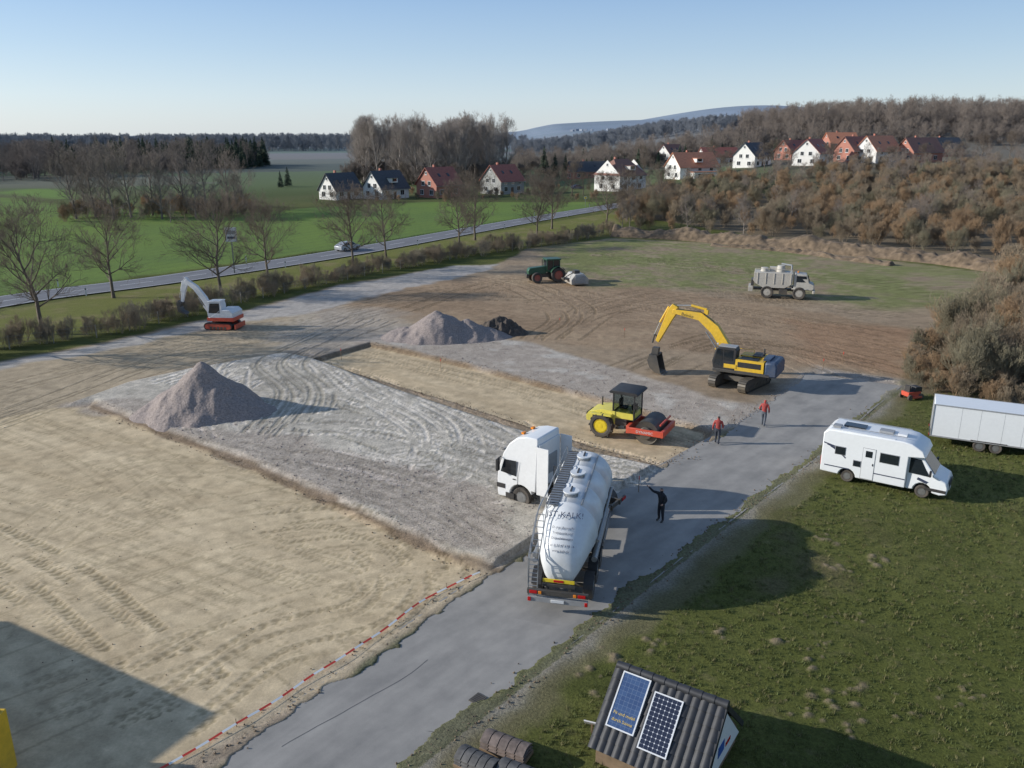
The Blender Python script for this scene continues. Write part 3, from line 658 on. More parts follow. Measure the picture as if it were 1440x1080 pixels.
pts=fill(GP([(440,285),(900,284),(920,268),(760,262),(600,268),(440,272)]),80); scatter('garden_shrubs',pts,[U(.2,.6) for _ in pts],cbs)
pts=fill(GP([(90,312),(360,304),(350,290),(100,296)]),80); scatter('field_hedge',pts,[U(.4,.9) for _ in pts],cbs)
cg=coll('tufts',[tuft_mesh('tuft_%d'%i,i,grm if i<3 else grm2) for i in range(4)])
PG=[(-3,17),(1,22),(5.,27),(12,35.5),(20,45),(28,55),(31,58),(52,55),(40,40),(24,17)]
pts=fill(PG,16000); scatter('grass',pts,[U(.4,1.0) for _ in pts],cg,.1)
def clod(name,seed,m):
    bm=bmesh.new(); bmesh.ops.create_icosphere(bm,subdivisions=1,radius=.1); R=random.Random(seed)
    for v in bm.verts: v.co*=R.uniform(.6,1.3); v.co.z*=.7
    me=bpy.data.meshes.new(name); bm.to_mesh(me); me.materials.append(m); return me
ck=coll('clods',[clod('clod%d'%i,i,earthm) for i in range(3)])
pts=[]
for l,n in ((GP([(130,572),(230,611),(330,647),(450,701),(560,752),(640,790),(700,803)]),500),(GP([(440,505),(540,537),(640,566),(830,627),(925,652),(985,640)]),500),(GP([(520,482),(640,508),(830,556),(1000,604)]),300),([tuple(q+np.array([-.35,.4])) for q in ROADL[1:6]],350),([tuple(q+np.array([.3,-.3])) for q in ROADR[1:6]],500)):
    c=crom(l,.1)
    for k_ in range(n):
        q=c[random.randrange(len(c))]; pts.append((q[0]+random.gauss(0,.3),q[1]+random.gauss(0,.3),.03))
scatter('soil_clods',pts,[U(.12,.5) for _ in pts],ck,.5)
ckg=coll('stones',[clod('stone%d'%i,i+9,gravm) for i in range(3)])
pts=fill(GP([(130,570),(400,600),(700,700),(900,680),(740,780),(640,780),(330,640)]),900)+fill(GP(Dd),500)
pts=[(a,b_,.28 if i<900 else .02) for i,(a,b_,c) in enumerate(pts)]
scatter('gravel_stones',pts,[U(.15,.6) for _ in pts],ckg,.5)
pts=fill(GP(A)[:-2]+[(-18,25)],350)+fill(GP([(600,440),(860,410),(1250,470),(1150,515),(760,470)]),700)
pts=[(a,b_,.02) for a,b_,c in pts]
scatter('sand_clods',pts,[U(.1,.3) for _ in pts],ck,.5)
# ---------------------------------------------------------------- houses
wallw=mat('render_white',(.74,.72,.68),.85,var=.06,scale=.8); wallg=mat('render_grey',(.33,.33,.31),.85); brick=mat('brick_red',(.42,.18,.13),.85,var=.2,scale=4)
rdark=mat('roof_slate',(.06,.065,.075),.7,var=.25,scale=2); rred=mat('roof_red',(.32,.11,.08),.75,var=.25,scale=2); rorg=mat('roof_orange',(.60,.24,.13),.75,var=.2,scale=2)
rbr=mat('roof_brown',(.24,.12,.09),.75,var=.2,scale=2); frame=mat('window_frame',(.7,.7,.68),.5); woodd=mat('door_wood',(.12,.07,.04),.6)
def house(name,u,v,gw,ln,wh,rh,angd,wm,rm,dorm=False,hip=0,porch=False):
    p=G3(u,v); e=empty(name,p,rad(angd)); hw=gw/2
    w=P(); n=[(0,-hw,-2),(0,hw,-2),(0,hw,wh),(0,0,wh+rh),(0,-hw,wh)]; f2=[(ln,a,b_) for _,a,b_ in n]
    w.add(n+f2,[(0,4,3,2,1),(5,6,7,8,9),(0,5,9,4),(1,2,7,6)],wm); w.obj('walls',e)
    r=P(); oh=.45; t=.22; sl=rh/hw
    for sgn in(-1,1):
        a=(-oh,0,wh+rh+t); b_=(ln+oh,0,wh+rh+t); y=sgn*(hw+oh); z=wh-oh*sl+t
        if hip: a=(hip,0,wh+rh+t); b_=(ln-hip,0,wh+rh+t)
        c_=(ln+oh,y,z);d_=(-oh,y,z); vs=[a,b_,c_,d_]+[(q[0],q[1],q[2]-t*.9) for q in(a,b_,c_,d_)]
        fs=[(0,1,2,3),(7,6,5,4),(0,4,5,1),(1,5,6,2),(2,6,7,3),(3,7,4,0)]; r.add(vs,fs if sgn<0 else [tuple(reversed(q)) for q in fs],rm)
    if hip:
        for xx,xr_ in((-oh,hip),(ln+oh,ln-hip)): r.add([(xx,-hw-oh,wh-oh*sl+t),(xx,hw+oh,wh-oh*sl+t),(xr_,0,wh+rh+t)],[(0,1,2)],rm)
    r.box((ln*.4,hw*.25,wh+rh+.2),(.6,.6,1.3),brick)
    if dorm:
        r.box((ln*.5,-hw*.55,wh+rh*.45),(2.6,hw*.8,1.3),wm); r.box((ln*.5,-hw*.58,wh+rh*.45+.72),(3.,hw*.95,.14),rm)
        r.box((ln*.5,-hw*.96,wh+rh*.45+.1),(1.6,.06,.8),glass)
    else:
        nrm=Vector((0,-math.sin(math.atan(sl)),math.cos(math.atan(sl))))
        for fx in(.3,.65):
            c0=Vector((ln*fx,-hw*.5,wh+rh*.5+t))+nrm*.04; r.box(c0,(.9,1.2,.08),glass,rot=(math.atan(sl),0,0))
    r.obj('roof',e)
    g=P()
    def win(x,y,z,ww,hh,face):
        if face=='g': g.box((-.03,y,z),(.1,ww+.2,hh+.2),frame); g.box((-.07,y,z),(.08,ww,hh),glass); g.box((-.10,y,z),(.06,.06,hh),frame); g.box((-.05,y,z-hh/2-.15),(.2,ww+.3,.08),frame)
        else: g.box((x,-hw-.03,z),(ww+.2,.1,hh+.2),frame); g.box((x,-hw-.07,z),(ww,.08,hh),glass); g.box((x,-hw-.10,z),(.06,.06,hh),frame)
    for y in(-hw*.5,hw*.45): win(0,y,1.6,1.3,1.3,'g')
    for y in(-hw*.3,hw*.3): win(0,y,wh+.6 if wh<4 else 4.2,1.1,1.2,'g')
    win(0,0,wh+rh*.68,.6,.7,'g')
    for x in(ln*.2,ln*.75): win(x,0,1.7,1.4,1.3,'s')
    if wh>4:
        for x in(ln*.2,ln*.5,ln*.8): win(x,0,4.3 if wh>5 else 3.6,1.2,1.1,'s')
    g.box((ln*.48,-hw-.05,1.05),(1.1,.12,2.1),woodd)
    g.box((ln/2,-hw-.55,wh-.55*sl*.9),(ln+.9,.14,.12),grey)
    g.obj('windows',e)
    if porch:
        q=P(); q.box((ln*.5,-hw-2,1.3),(ln*.6,4,2.6),wm); q.box((ln*.5,-hw-2,2.7),(ln*.64,4.3,.2),rm); q.box((ln*.5,-hw-4.03,1.4),(ln*.4,.06,1.4),glass); q.obj('annex',e)
    return e
house('white_house',461,281,7.5,10,2.9,4.4,52,wallw,rdark)
house('white_house',524,280,8,11,3.2,4.6,52,wallw,rdark,dorm=True)
house('brick_house',600,278,8.5,11,4.,4.6,50,brick,rred)
house('grey_house',690,273,9,11,4.2,4.6,48,wallg,rred)
house('white_house',853,269,11,13,5.2,4.6,42,wallw,rbr,hip=3,dorm=True)
house('white_house',945,252,10,16,4.4,4.6,22,wallw,rorg,dorm=True,porch=True)
house('white_house',932,232,8,11,4.8,4.2,40,wallw,rbr)
house('white_house',1045,236,9,12,4.4,4.4,45,wallw,rdark)
house('white_house',1132,233,10,12,4.4,4.6,48,wallw,rred)
house('brick_house',1185,228,9,14,4.4,4.6,30,brick,rbr)
house('brick_house',1215,229,9,16,4.4,5,35,wallw,rorg)
house('brick_house',1160,215,9,14,4.4,4.4,10,brick,rorg)
house('brick_house',1270,228,9,14,4.,4.6,20,brick,rbr)
house('brick_house',1100,225,9,12,3.6,4,30,brick,rred)
house('brick_house',1305,220,9,14,3.6,4,15,brick,rdark)
house('farm_building',800,252,8,16,3.5,3.5,10,brick,rdark)
house('farm_building',985,232,8,16,3.5,3.5,15,wallw,rred)
# ---------------------------------------------------------------- tank truck
def tank_truck():
    r0=Vector((1.75,28.35,.0)); a=math.atan2(9.7,2.15); e=empty('tank_truck',r0,a)
    t=P(); prof=[(.52,.30,1.45),(.55,.46,1.55),(.62,.66,1.72),(.95,.84,1.98),(1.6,1.05,2.32),(2.15,1.19,2.52),(2.3,1.21,2.56),(2.34,1.24,2.56),(2.42,1.24,2.56),(2.46,1.21,2.56),(4.2,1.21,2.58),(4.24,1.24,2.58),(4.32,1.24,2.58),(4.36,1.21,2.58),(6.2,1.21,2.58),(6.24,1.24,2.58),(6.32,1.24,2.58),(6.36,1.21,2.58),(8.0,1.21,2.58),(8.04,1.24,2.58),(8.1,1.24,2.58),(8.14,1.2,2.58),(8.5,1.05,2.58),(8.72,.75,2.58),(8.82,.35,2.58),(8.85,.03,2.58)]
    n=48; vs=[];fs=[]
    for x,r,zc in prof:
        for i in range(n): th=2*math.pi*i/n; vs.append((x,math.cos(th)*r,zc+math.sin(th)*r))
    for k in range(len(prof)-1):
        for i in range(n): fs.append((k*n+i,(k+1)*n+i,(k+1)*n+(i+1)%n,k*n+(i+1)%n))
    fs.append(tuple(range(n))); fs.append(tuple(range(len(prof)*n-1,(len(prof)-1)*n-1,-1)))
    t.add(vs,fs,tankw); t.obj('tank',e,ang=50)
    d=P()
    for x in(3.2,5.2,7.2):
        d.cyl((x,0,3.72),(x,0,3.92),.3,.3,steel,20); d.cyl((x,0,3.92),(x,0,3.97),.34,.34,tankw,20); d.box((x+.1,0,3.99),(.5,.06,.05),dsteel); d.cyl((x+.34,-.06,3.93),(x+.34,.06,3.93),.04,.04,dsteel,8)
    d.box((5.1,.62,3.74),(5.9,.46,.05),steel)
    for x in np.arange(2.3,8.1,.25): d.box((x,.62,3.775),(.03,.46,.02),dsteel)
    for x in(2.3,4.2,6.1,8.0): d.cyl((x,.86,3.5),(x,.9,4.05),.018,.018,steel,6)
    d.tube([(2.3,.9,4.05),(8,.9,4.05)],.02,steel,6)
    d.tube([(2.5,-.55,3.70),(7.9,-.55,3.70)],.035,steel,8); d.tube([(2.2,-1.28,2.3),(7.6,-1.28,2.3)],.06,steel,8)
    for y in(.82,1.18): d.tube([(.12,y,.7),(.35,y,2.2),(1.9,y*.95,3.65),(2.2,y*.85,3.95)],.022,steel,6)
    for k in range(9): z=.8+k*.17; d.tube([(.14+.023*k,.82,z),(.14+.023*k,1.18,z)],.016,steel,6)
    for k in range(8): f=k/8; d.tube([(.35+1.55*f,.82,2.2+1.45*f),(.35+1.55*f,1.16,2.2+1.45*f)],.016,steel,6)
    d.tube([(.2,1.2,.6),(.2,1.2,2.3),(2.,1.22,3.3),(8.,1.24,3.2)],.02,steel,6)
    for k in range(2): d.cyl((1.6,1.2,1.45+.24*k),(7.4,1.2,1.45+.24*k),.1,.1,steel,12)
    d.cyl((2.2,-1.15,1.45),(7.0,-1.15,1.45),.12,.12,steel,12); d.tube([(5.1,-.3,.75),(5.1,-1.2,.8),(4.2,-1.25,1.0)],.06,dsteel,8)
    d.obj('catwalk_and_ladder',e)
    c=P()
    for y in(-.45,.45): c.box((5.0,y,1.13),(9.4,.12,.3),dsteel)
    for x in(.6,3,5,7,9.2): c.box((x,0,1.1),(.15,1.0,.2),dsteel)
    for x in(2.6,5.8,7.8):
        for y in(-.8,.8): c.box((x,y,1.5),(.12,.1,.75),steel)
    c.lathe([(0,.18),(.45,.5),(.9,.95)],(5.1,0,.75),(0,0,1),tankw,20)
    c.cyl((5.1,0,.72),(1.1,0,.65),.08,.08,steel,10)
    c.box((.15,0,.62),(.14,2.36,.22),grey); c.box((.08,0,.98),(.12,2.4,.2),dsteel)
    for y in(-.95,.95): c.box((.0,y,.98),(.05,.30,.12),lred); c.box((-.0,y*.72,.98),(.05,.12,.11),orange)
    c.box((.06,.0,.62),(.05,.52,.12),white)
    c.box((.30,0,1.38),(.04,1.25,.15),ylw); c.box((.285,0,1.38),(.03,.4,.10),lred); c.box((.3,.0,1.18),(.05,1.3,.12),dsteel)
    for y in(-1.12,1.12): c.box((.06,y,.62),(.05,.12,.16),lred)
    for x in(1.7,3.0,4.3): c.cyl((x,-1,.52),(x,1,.52),.08,.08,dsteel,10)
    for s in(-1,1):
        for x in(1.7,3.0,4.3):
            arc=[(x+.6*math.cos(t_),.52+.6*math.sin(t_)) for t_ in np.linspace(.25,math.pi-.25,9)]
            for q in range(8):
                a1,b1=arc[q],arc[q+1]; c.add([(a1[0],s*.85,a1[1]),(a1[0],s*1.25,a1[1]),(b1[0],s*1.25,b1[1]),(b1[0],s*.85,b1[1])],[(0,1,2,3)],black)
        c.box((6.6,s*1.2,.75),(3,.04,.12),steel); c.box((6.6,s*1.2,.5),(3,.04,.1),steel)
        c.box((5.9,s*.95,.75),(.9,.45,.5),dsteel); c.box((8.0,s*.6,.55),(.14,.14,1.0),dsteel)
    c.obj('chassis',e,bevel=.01)
    w=P()
    for x in(1.7,3.0,4.3):
        for s in(-1,1): w.wheel((x,s*1.03,.52),.52,.4,steel)
    w.obj('trailer_wheels',e)
    def tm(x,z,sz,body,nm_):
        R=Matrix(((0,.68,-.73),(-1,0,0),(0,.73,.68))).to_4x4()
        text(body,sz,Matrix.Translation((x,0,z))@R,dotm,nm_,e)
    tm(1.58,3.50,.34,'JST-KALK!','lettering_main')
    for k,(b_,z) in enumerate((('D.-Jost Baustoffe',3.17),('Transporte und',3.01),('Dienstleistungen',2.85),('Tel. 0 52 47 / 98 16',2.64),('www.kalk.de',2.48))):
        x=1.58-(3.50-z)*.93; tm(x-.03,z,.13,b_,'lettering_small')
    M=Matrix.Translation(r0)@Matrix.Rotation(a,4,'Z'); T_=Matrix.Translation((-.05,40.05,0))@Matrix.Rotation(rad(147),4,'Z'); L_=M.inverted()@T_
    k=P(); k.M=L_
    arch=[( -1.38+.66*math.cos(t_),.55+.66*math.sin(t_)) for t_ in np.linspace(math.pi-.35,.35,9)]
    side=[(-2.25,1.0),(-2.02,1.0)]+[q for q in arch if q[1]>.75]+[(-.72,.38),(-.03,.36),(0.02,.6),(.03,1.3),(-.02,1.75),(-.32,2.72),(-.62,3.25),(-1.05,3.62),(-1.6,3.76),(-2.2,3.78),(-2.25,3.7)]
    k.prism(side,-1.24,1.24,cabw,ins=lambda z:.0 if z<2.6 else (z-2.6)*.17)
    k.obj('tractor_cab',e,bevel=.05)
    k=P(); k.M=L_
    for s in(-1,1):
        y=s*1.246
        k.add([(-1.12,y,1.62),(-.18,y,1.72),(-.40,y,2.42),(-1.12,y,2.45)],[(0,1,2,3)] if s<0 else [(3,2,1,0)],glass)
        k.box((-1.2,s*1.25,1.6),(.018,.012,1.7),black); k.box((-1.0,s*1.26,1.45),(.16,.03,.05),black)
        k.box((-.18,s*1.5,2.15),(.12,.22,.62),black); k.box((-.2,s*1.38,2.5),(.05,.3,.05),black)
        k.box((-.2,s*1.25,.95),(.5,.02,.25),black); k.box((-.75,s*1.2,.5),(.5,.15,.3),black)
    k.add([(.035,-1.05,1.78),(.035,1.05,1.78),(-.31,1.02,2.74),(-.31,-1.02,2.74)],[(0,1,2,3)],glass)
    k.box((.04,0,1.25),(.03,1.7,.62),black); k.box((.04,0,.62),(.04,1.6,.3),black)
    for s in(-1,1): k.box((.035,s*.98,.72),(.04,.36,.2),lampw)
    k.prism([(-.42,2.86),(-.2,2.84),(-.12,2.78),(-.45,2.9)],-1.1,1.1,black)
    for s in (-.45,.45): k.box((-1.05,s,3.7),(.14,.22,.1),orange)
    k.box((-2.3,0,2.3),(.08,2.0,2.3),cabw); k.box((-2.36,0,2.2),(.05,1.3,1.0),grey)
    for s in(-1,1): k.box((-2.6,s*1.17,2.15),(.65,.05,2.5),cabw)
    k.obj('cab_details',e,bevel=.008)
    k=P(); k.M=L_
    for s in(-1,1): k.box((-3.5,s*.42,.85),(5.2,.1,.28),dsteel)
    k.box((-4.5,0,1.12),(1.0,1.0,.14),dsteel); k.box((-3.1,.95,.62),(1.2,.5,.55),steel); k.box((-3.1,-.95,.62),(1.0,.5,.55),black)
    k.cyl((-2.8,.3,.9),(-2.8,.3,2.3),.08,.08,steel,10)
    for s in(-1,1):
        arc=[(-4.95+.62*math.cos(t_),.52+.62*math.sin(t_)) for t_ in np.linspace(.1,math.pi-.1,10)]
        for q in range(9):
            a1,b1=arc[q],arc[q+1]; k.add([(a1[0],s*.72,a1[1]),(a1[0],s*1.25,a1[1]),(b1[0],s*1.25,b1[1]),(b1[0],s*.72,b1[1])],[(0,1,2,3)],black)
        k.box((-6.05,s*.9,.85),(.06,.4,.16),lred)
    k.box((-6.0,0,.85),(.1,2.2,.22),dsteel)
    k.obj('tractor_chassis',e,bevel=.01)
    k=P(); k.M=L_
    for s in(-1,1): k.wheel((-1.38,s*1.05,.52),.52,.32,steel); k.wheel((-4.95,s*.93,.52),.52,.6,steel)
    k.obj('tractor_wheels',e)
tank_truck()
# ---------------------------------------------------------------- excavators
def track(p,y,ln,h,w,m=dsteel,ctr=dsteel):
    r=h/2; n=12; poly=[(-ln/2+r+r*math.cos(t),r+r*math.sin(t)) for t in np.linspace(math.pi/2,3*math.pi/2,n)]+[(ln/2-r+r*math.cos(t),r+r*math.sin(t)) for t in np.linspace(-math.pi/2,math.pi/2,n)]
    per=[]; L=0
    pp=poly+[poly[0]]
    for i in range(len(pp)-1):
        a=Vector(pp[i]);b=Vector(pp[i+1]);d=(b-a).length
        per.append((a,b,d)); L+=d
    step=.19; q=0.0
    while q<L:
        acc=0
        for a,b,d in per:
            if acc+d>=q and d>0:
                f=(q-acc)/d; c=a.lerp(b,f); an=math.atan2(b.y-a.y,b.x-a.x); break
            acc+=d
        p.box((c.x,y,c.y),(step*.82,w,.06),m,rot=(0,-an,0)); q+=step
    inner=[(x*.96,(z-r)*.82+r) for x,z in poly]; p.prism(inner,y-w*.42,y+w*.42,ctr)
    for x in np.linspace(-ln/2+r,ln/2-r,7): p.cyl((x,y-w*.46,r*.6),(x,y+w*.46,r*.6),r*.42,r*.42,dsteel,12)
    for x in(-ln/2+r,ln/2-r): p.cyl((x,y-w*.48,r),(x,y+w*.48,r),r*.7,r*.7,ctr,16)
def excavator():
    p0=G3(1040,541); e=empty('crawler_excavator',p0,rad(150)); da=rad(48-150)
    u=P(); u.M=Matrix.Rotation(da,4,'Z')
    for y in(-1.2,1.2): track(u,y,4.3,.95,.6)
    u.box((0,0,.7),(1.8,1.9,.4),dsteel); u.cyl((0,0,.8),(0,0,1.15),.65,.65,dsteel,24); u.obj('undercarriage',e)
    h=P(); h.box((-.3,0,1.3),(4.2,2.6,.25),dsteel); h.obj('deck',e,bevel=.03)
    h=P(); h.prism([(-2.9,1.2),(-2.0,1.2),(-2.0,2.3),(-2.75,2.3),(-2.9,2.0)],-1.3,1.3,blue); h.obj('counterweight',e,bevel=.12)
    h=P(); h.box((-.9,-.75,1.85),(2.1,1.1,.85),yellow); h.box((-.9,.78,1.85),(2.1,1.05,.85),yellow); h.box((-1.0,0,1.9),(1.9,.5,.95),yellow); h.box((.75,-.8,1.7),(1.1,.95,.55),yellow)
    h.box((-.8,.78,2.3),(1.3,.8,.06),black); h.box((-1.2,-.3,2.42),(.7,1.2,.1),black); h.cyl((-1.5,-.5,2.3),(-1.5,-.5,2.85),.07,.07,dsteel,10)
    h.box((-.9,1.31,1.9),(1.7,.02,.4),black); h.box((-.9,-1.31,1.9),(1.7,.02,.4),black); h.box((-2.0,0,2.36),(.5,1.6,.12),blue)
    h.tube([(-1.9,1.2,2.3),(-1.9,1.2,2.7),(0,1.2,2.7)],.02,dsteel,6); h.tube([(1.2,-1.2,2.),(1.2,-1.2,2.5),(-.6,-1.2,2.5),(-.6,-1.2,2.2)],.02,yellow,6)
    h.obj('engine_house',e,bevel=.05)
    c=P(); c.prism([(.15,1.4),(1.75,1.4),(1.85,1.9),(1.6,2.95),(1.35,3.08),(.2,3.08),(.05,2.9)],.42,1.32,black); c.obj('cab_frame',e,bevel=.05)
    c=P()
    for y in(.41,1.33): c.add([(.3,y,2.1),(1.0,y,2.1),(1.0,y,2.9),(.3,y,2.9)],[(0,1,2,3)],glass); c.add([(1.08,y,1.6),(1.72,y,1.75),(1.5,y,2.9),(1.08,y,2.9)],[(0,1,2,3)],glass)
    c.add([(1.87,.5,1.9),(1.87,1.25,1.9),(1.62,1.25,2.95),(1.62,.5,2.95)],[(0,1,2,3)],glass); c.box((.8,.87,3.11),(1.3,.8,.06),grey); c.box((.5,.87,1.7),(.9,.94,.3),yellow)
    c.box((1.7,.55,3.1),(.1,.15,.1),lampw); c.obj('cab_glazing',e)
    b=P()
    boom=[(.35,1.55),(.75,1.6),(2.4,3.75),(3.4,4.6),(5.45,4.95),(5.5,5.2),(5.35,5.3),(3.2,5.2),(1.9,4.35),(.25,2.05)]
    b.prism(boom,-.24,.24,yellow); b.obj('boom',e,bevel=.03)
    b=P(); st=[(5.1,5.45),(5.55,5.65),(5.9,5.15),(6.75,2.65),(6.5,2.5),(5.5,4.4),(5.1,5.05)]; b.prism(st,-.19,.19,yellow); b.obj('stick',e,bevel=.03)
    b=P()
    for y in(-.42,.42): b.cyl((1.1,y*.8,1.6),(1.9,y*.8,2.7),.11,.11,yellow,12); b.cyl((1.9,y*.8,2.7),(2.75,y*.8,3.85),.055,.055,steel,10)
    b.cyl((2.9,0,5.45),(4.1,0,5.65),.1,.1,yellow,12); b.cyl((4.1,0,5.65),(5.2,0,5.55),.05,.05,steel,10); b.box((2.9,0,5.27),(.3,.3,.35),yellow)
    b.cyl((5.85,0,5.4),(6.5,0,4.1),.09,.09,yellow,12); b.cyl((6.5,0,4.1),(6.9,0,3.1),.045,.045,steel,10)
    b.cyl((6.9,0,3.1),(6.55,0,2.8),.07,.07,dsteel); b.cyl((6.9,0,3.1),(7.05,0,2.4),.07,.07,dsteel)
    b.tube([(1.,.2,2.9),(2.3,.2,4.7),(3.3,.25,5.3),(5.2,.25,5.3)],.03,black,6)
    b.obj('hydraulics',e)
    k=P()
    k.prism([(6.45,2.7),(6.95,2.7),(7.05,2.15),(6.5,2.15)],-.2,.2,dsteel)
    shell=[(6.45,2.2),(7.05,2.2),(7.2,1.7),(7.0,1.15),(6.55,.8),(6.05,.7),(6.0,.78),(6.5,.95),(6.85,1.25),(7.0,1.7),(6.9,2.05),(6.45,2.08)]
    k.prism(shell,-.6,.6,dsteel)
    for y in(-.6,.57): k.prism([(6.45,2.2),(7.05,2.2),(7.2,1.7),(7.0,1.15),(6.55,.8),(6.05,.7)],y-.004,y+.034,dsteel)
    for y in np.linspace(-.5,.5,5): k.box((5.95,y,.68),(.22,.1,.05),steel)
    kM=Matrix.Translation((0,0,-.62)); k.v=[kM@v for v in k.v]; k.obj('bucket',e)
    R2=Matrix(((-1,0,0),(0,0,1),(0,1,0))).to_4x4()
    text('Beinke',.36,Matrix.Translation((4.3,.248,4.80))@Matrix.Rotation(rad(-9),4,'Y')@R2,black,'lettering',e)
excavator()
def mini():
    p0=G3(314,461); e=empty('midi_excavator',p0,rad(172))
    u=P()
    for y in(-.85,.85): track(u,y,2.8,.65,.45,black,red)
    u.box((0,0,.5),(1.3,1.3,.3),dsteel); u.cyl((0,0,.6),(0,0,.85),.45,.45,dsteel,20); u.box((-1.75,0,.35),(.12,2.1,.45),red); u.box((-1.4,0,.4),(.7,.9,.12),dsteel); u.obj('undercarriage',e)
    bw=mat('mini_white',(.7,.7,.7),.4,dirt=.15)
    h=P(); h.prism([(-1.6,.9),(.9,.9),(.95,1.2),(.3,1.5),(-.2,1.95),(-1.3,2.0),(-1.65,1.7)],-1.05,1.05,bw); h.obj('body',e,bevel=.06)
    h=P(); h.prism([(-1.68,.88),(1.,.88),(1.,1.2),(-1.7,1.25)],-1.08,1.08,red); h.box((-.9,-1.06,1.7),(.8,.03,.3),red); h.obj('trim',e,bevel=.02)
    c=P(); c.prism([(-.5,1.25),(.9,1.25),(.95,1.7),(.7,2.7),(-.45,2.75),(-.55,2.4)],.05,1.04,bw); c.prism([(-.5,2.76),(.78,2.71),(.78,2.82),(-.5,2.87)],.0,1.1,cabw)
    for y in(.04,1.05): c.add([(-.35,y,1.65),(.8,y,1.65),(.62,y,2.6),(-.35,y,2.62)],[(0,1,2,3)],glass)
    c.add([(.965,.15,1.7),(.965,.95,1.7),(.74,.95,2.62),(.74,.15,2.62)],[(0,1,2,3)],glass)
    c.obj('cab',e,bevel=.02)
    b=P(); b.prism([(.8,1.05),(1.1,1.05),(1.9,2.6),(2.7,3.7),(3.5,4.35),(3.45,4.6),(3.25,4.65),(2.3,4.05),(1.5,3.0),(.75,1.45)],-.34,.0,bw)
    b.prism([(3.2,4.75),(3.5,4.85),(3.85,4.3),(4.15,2.5),(3.95,2.4),(3.45,3.8),(3.15,4.3)],-.3,-.05,bw)
    b.cyl((1.2,-.17,1.1),(1.9,-.17,2.1),.08,.08,bw,10); b.cyl((1.9,-.17,2.1),(2.35,-.17,2.9),.04,.04,steel,8); b.cyl((3.8,-.17,4.5),(4.1,-.17,3.5),.06,.06,bw,10); b.cyl((4.1,-.17,3.5),(4.3,-.17,2.8),.035,.035,steel,8)
    b.prism([(3.95,2.4),(4.35,2.6),(4.5,2.1),(4.4,1.5),(3.95,1.3),(3.6,1.25),(3.7,1.4),(4.1,1.6),(4.25,2.0),(4.05,2.2)],-.55,.2,dsteel)
    b.obj('boom_and_bucket',e,bevel=.02)
mini()
# ---------------------------------------------------------------- roller
def roller():
    e=empty('road_roller',(7.35,49.6,-.3),rad(-27))
    d=P(); d.lathe([(-1.05,.1),(-1.05,.7),(-1.07,.75),(1.07,.75),(1.05,.7),(1.05,.1)],(1.55,0,.75),(0,1,0),dsteel,40); d.obj('drum',e)
    f=P()
    for s in(-1,1): f.box((1.5,s*1.2,.82),(2.2,.16,.38),red); f.cyl((1.55,s*1.08,.75),(1.55,s*1.22,.75),.4,.4,dsteel,20)
    f.box((2.6,0,.82),(.2,2.55,.4),red); f.box((.42,0,.85),(.22,2.55,.5),red); f.box((2.42,0,1.35),(.1,2.1,.12),red); f.box((0.15,0,.8),(.6,.6,.5),dsteel); f.obj('drum_frame',e,bevel=.03)
    text('DYNAMIC',.24,Matrix.Translation((1.5,-1.285,.74))@Matrix(((1,0,0),(0,0,-1),(0,1,0))).to_4x4(),white,'lettering',e)
    h=P(); h.prism([(-2.5,.9),(-.6,.9),(-.6,1.75),(-1.5,1.75),(-2.35,1.5),(-2.55,1.2)],-.8,.8,yellow2); h.box((-.3,0,1.1),(.9,1.5,.5),dsteel); h.box((-2.58,0,1.15),(.04,1.2,.4),black)
    for s in(-1,1): h.box((-1.5,s*.81,1.3),(1.2,.02,.3),black); h.prism([(-2.1,1.45),(-.7,1.45),(-.75,1.55),(-2.1,1.55)],s*1.0-.2,s*1.0+.2,yellow2)
    h.cyl((-1.9,.4,1.6),(-1.9,.4,2.2),.05,.05,dsteel,10)
    h.obj('engine_hood',e,bevel=.06)
    c=P()
    for x,y in((-.75,-.75),(-.75,.75),(.62,-.75),(.62,.75)): c.box((x,y,2.1),(.09,.09,1.7),black)
    c.prism([(-.95,2.95),(.85,2.9),(.9,3.02),(.7,3.12),(-.85,3.14),(-1.0,3.05)],-.95,.95,black); c.box((-.05,0,1.3),(1.4,1.5,.1),black); c.prism([(-.75,1.3),(.62,1.3),(.55,1.75),(-.75,1.75)],-.76,.76,yellow2)
    c.box((-.3,0,1.85),(.45,.5,.12),black); c.box((-.5,0,2.15),(.12,.5,.55),black); c.box((.4,0,1.95),(.25,.5,.35),black); c.obj('cab_frame',e,bevel=.02)
    g=P(); gl2=bpy.data.materials.new('clear_glass'); gl2.use_nodes=True; b_=gl2.node_tree.nodes['Principled BSDF']; b_.inputs['Base Color'].default_value=(.5,.55,.55,1); b_.inputs['Transmission Weight'].default_value=1; b_.inputs['Roughness'].default_value=.02; b_.inputs['IOR'].default_value=1.1
    for y in(-.77,.77): g.box((-.06,y,2.3),(1.28,.02,1.15),gl2)
    g.box((.63,0,2.3),(.02,1.4,1.15),gl2); g.box((-.76,0,2.3),(.02,1.4,1.15),gl2); g.obj('glazing',e)
    w=P()
    for s in(-1,1): w.wheel((-1.4,s*.95,.76),.76,.55,ylw)
    for s in(-1,1):
        for k in range(22):
            t=k/22*2*math.pi; w.box((-1.4+.76*math.cos(t),s*(.95+(.12 if k%2 else -.12)),.76+.76*math.sin(t)),(.08,.28,.09),rubber,rot=(0,-t,0))
    w.obj('wheels',e)
roller()
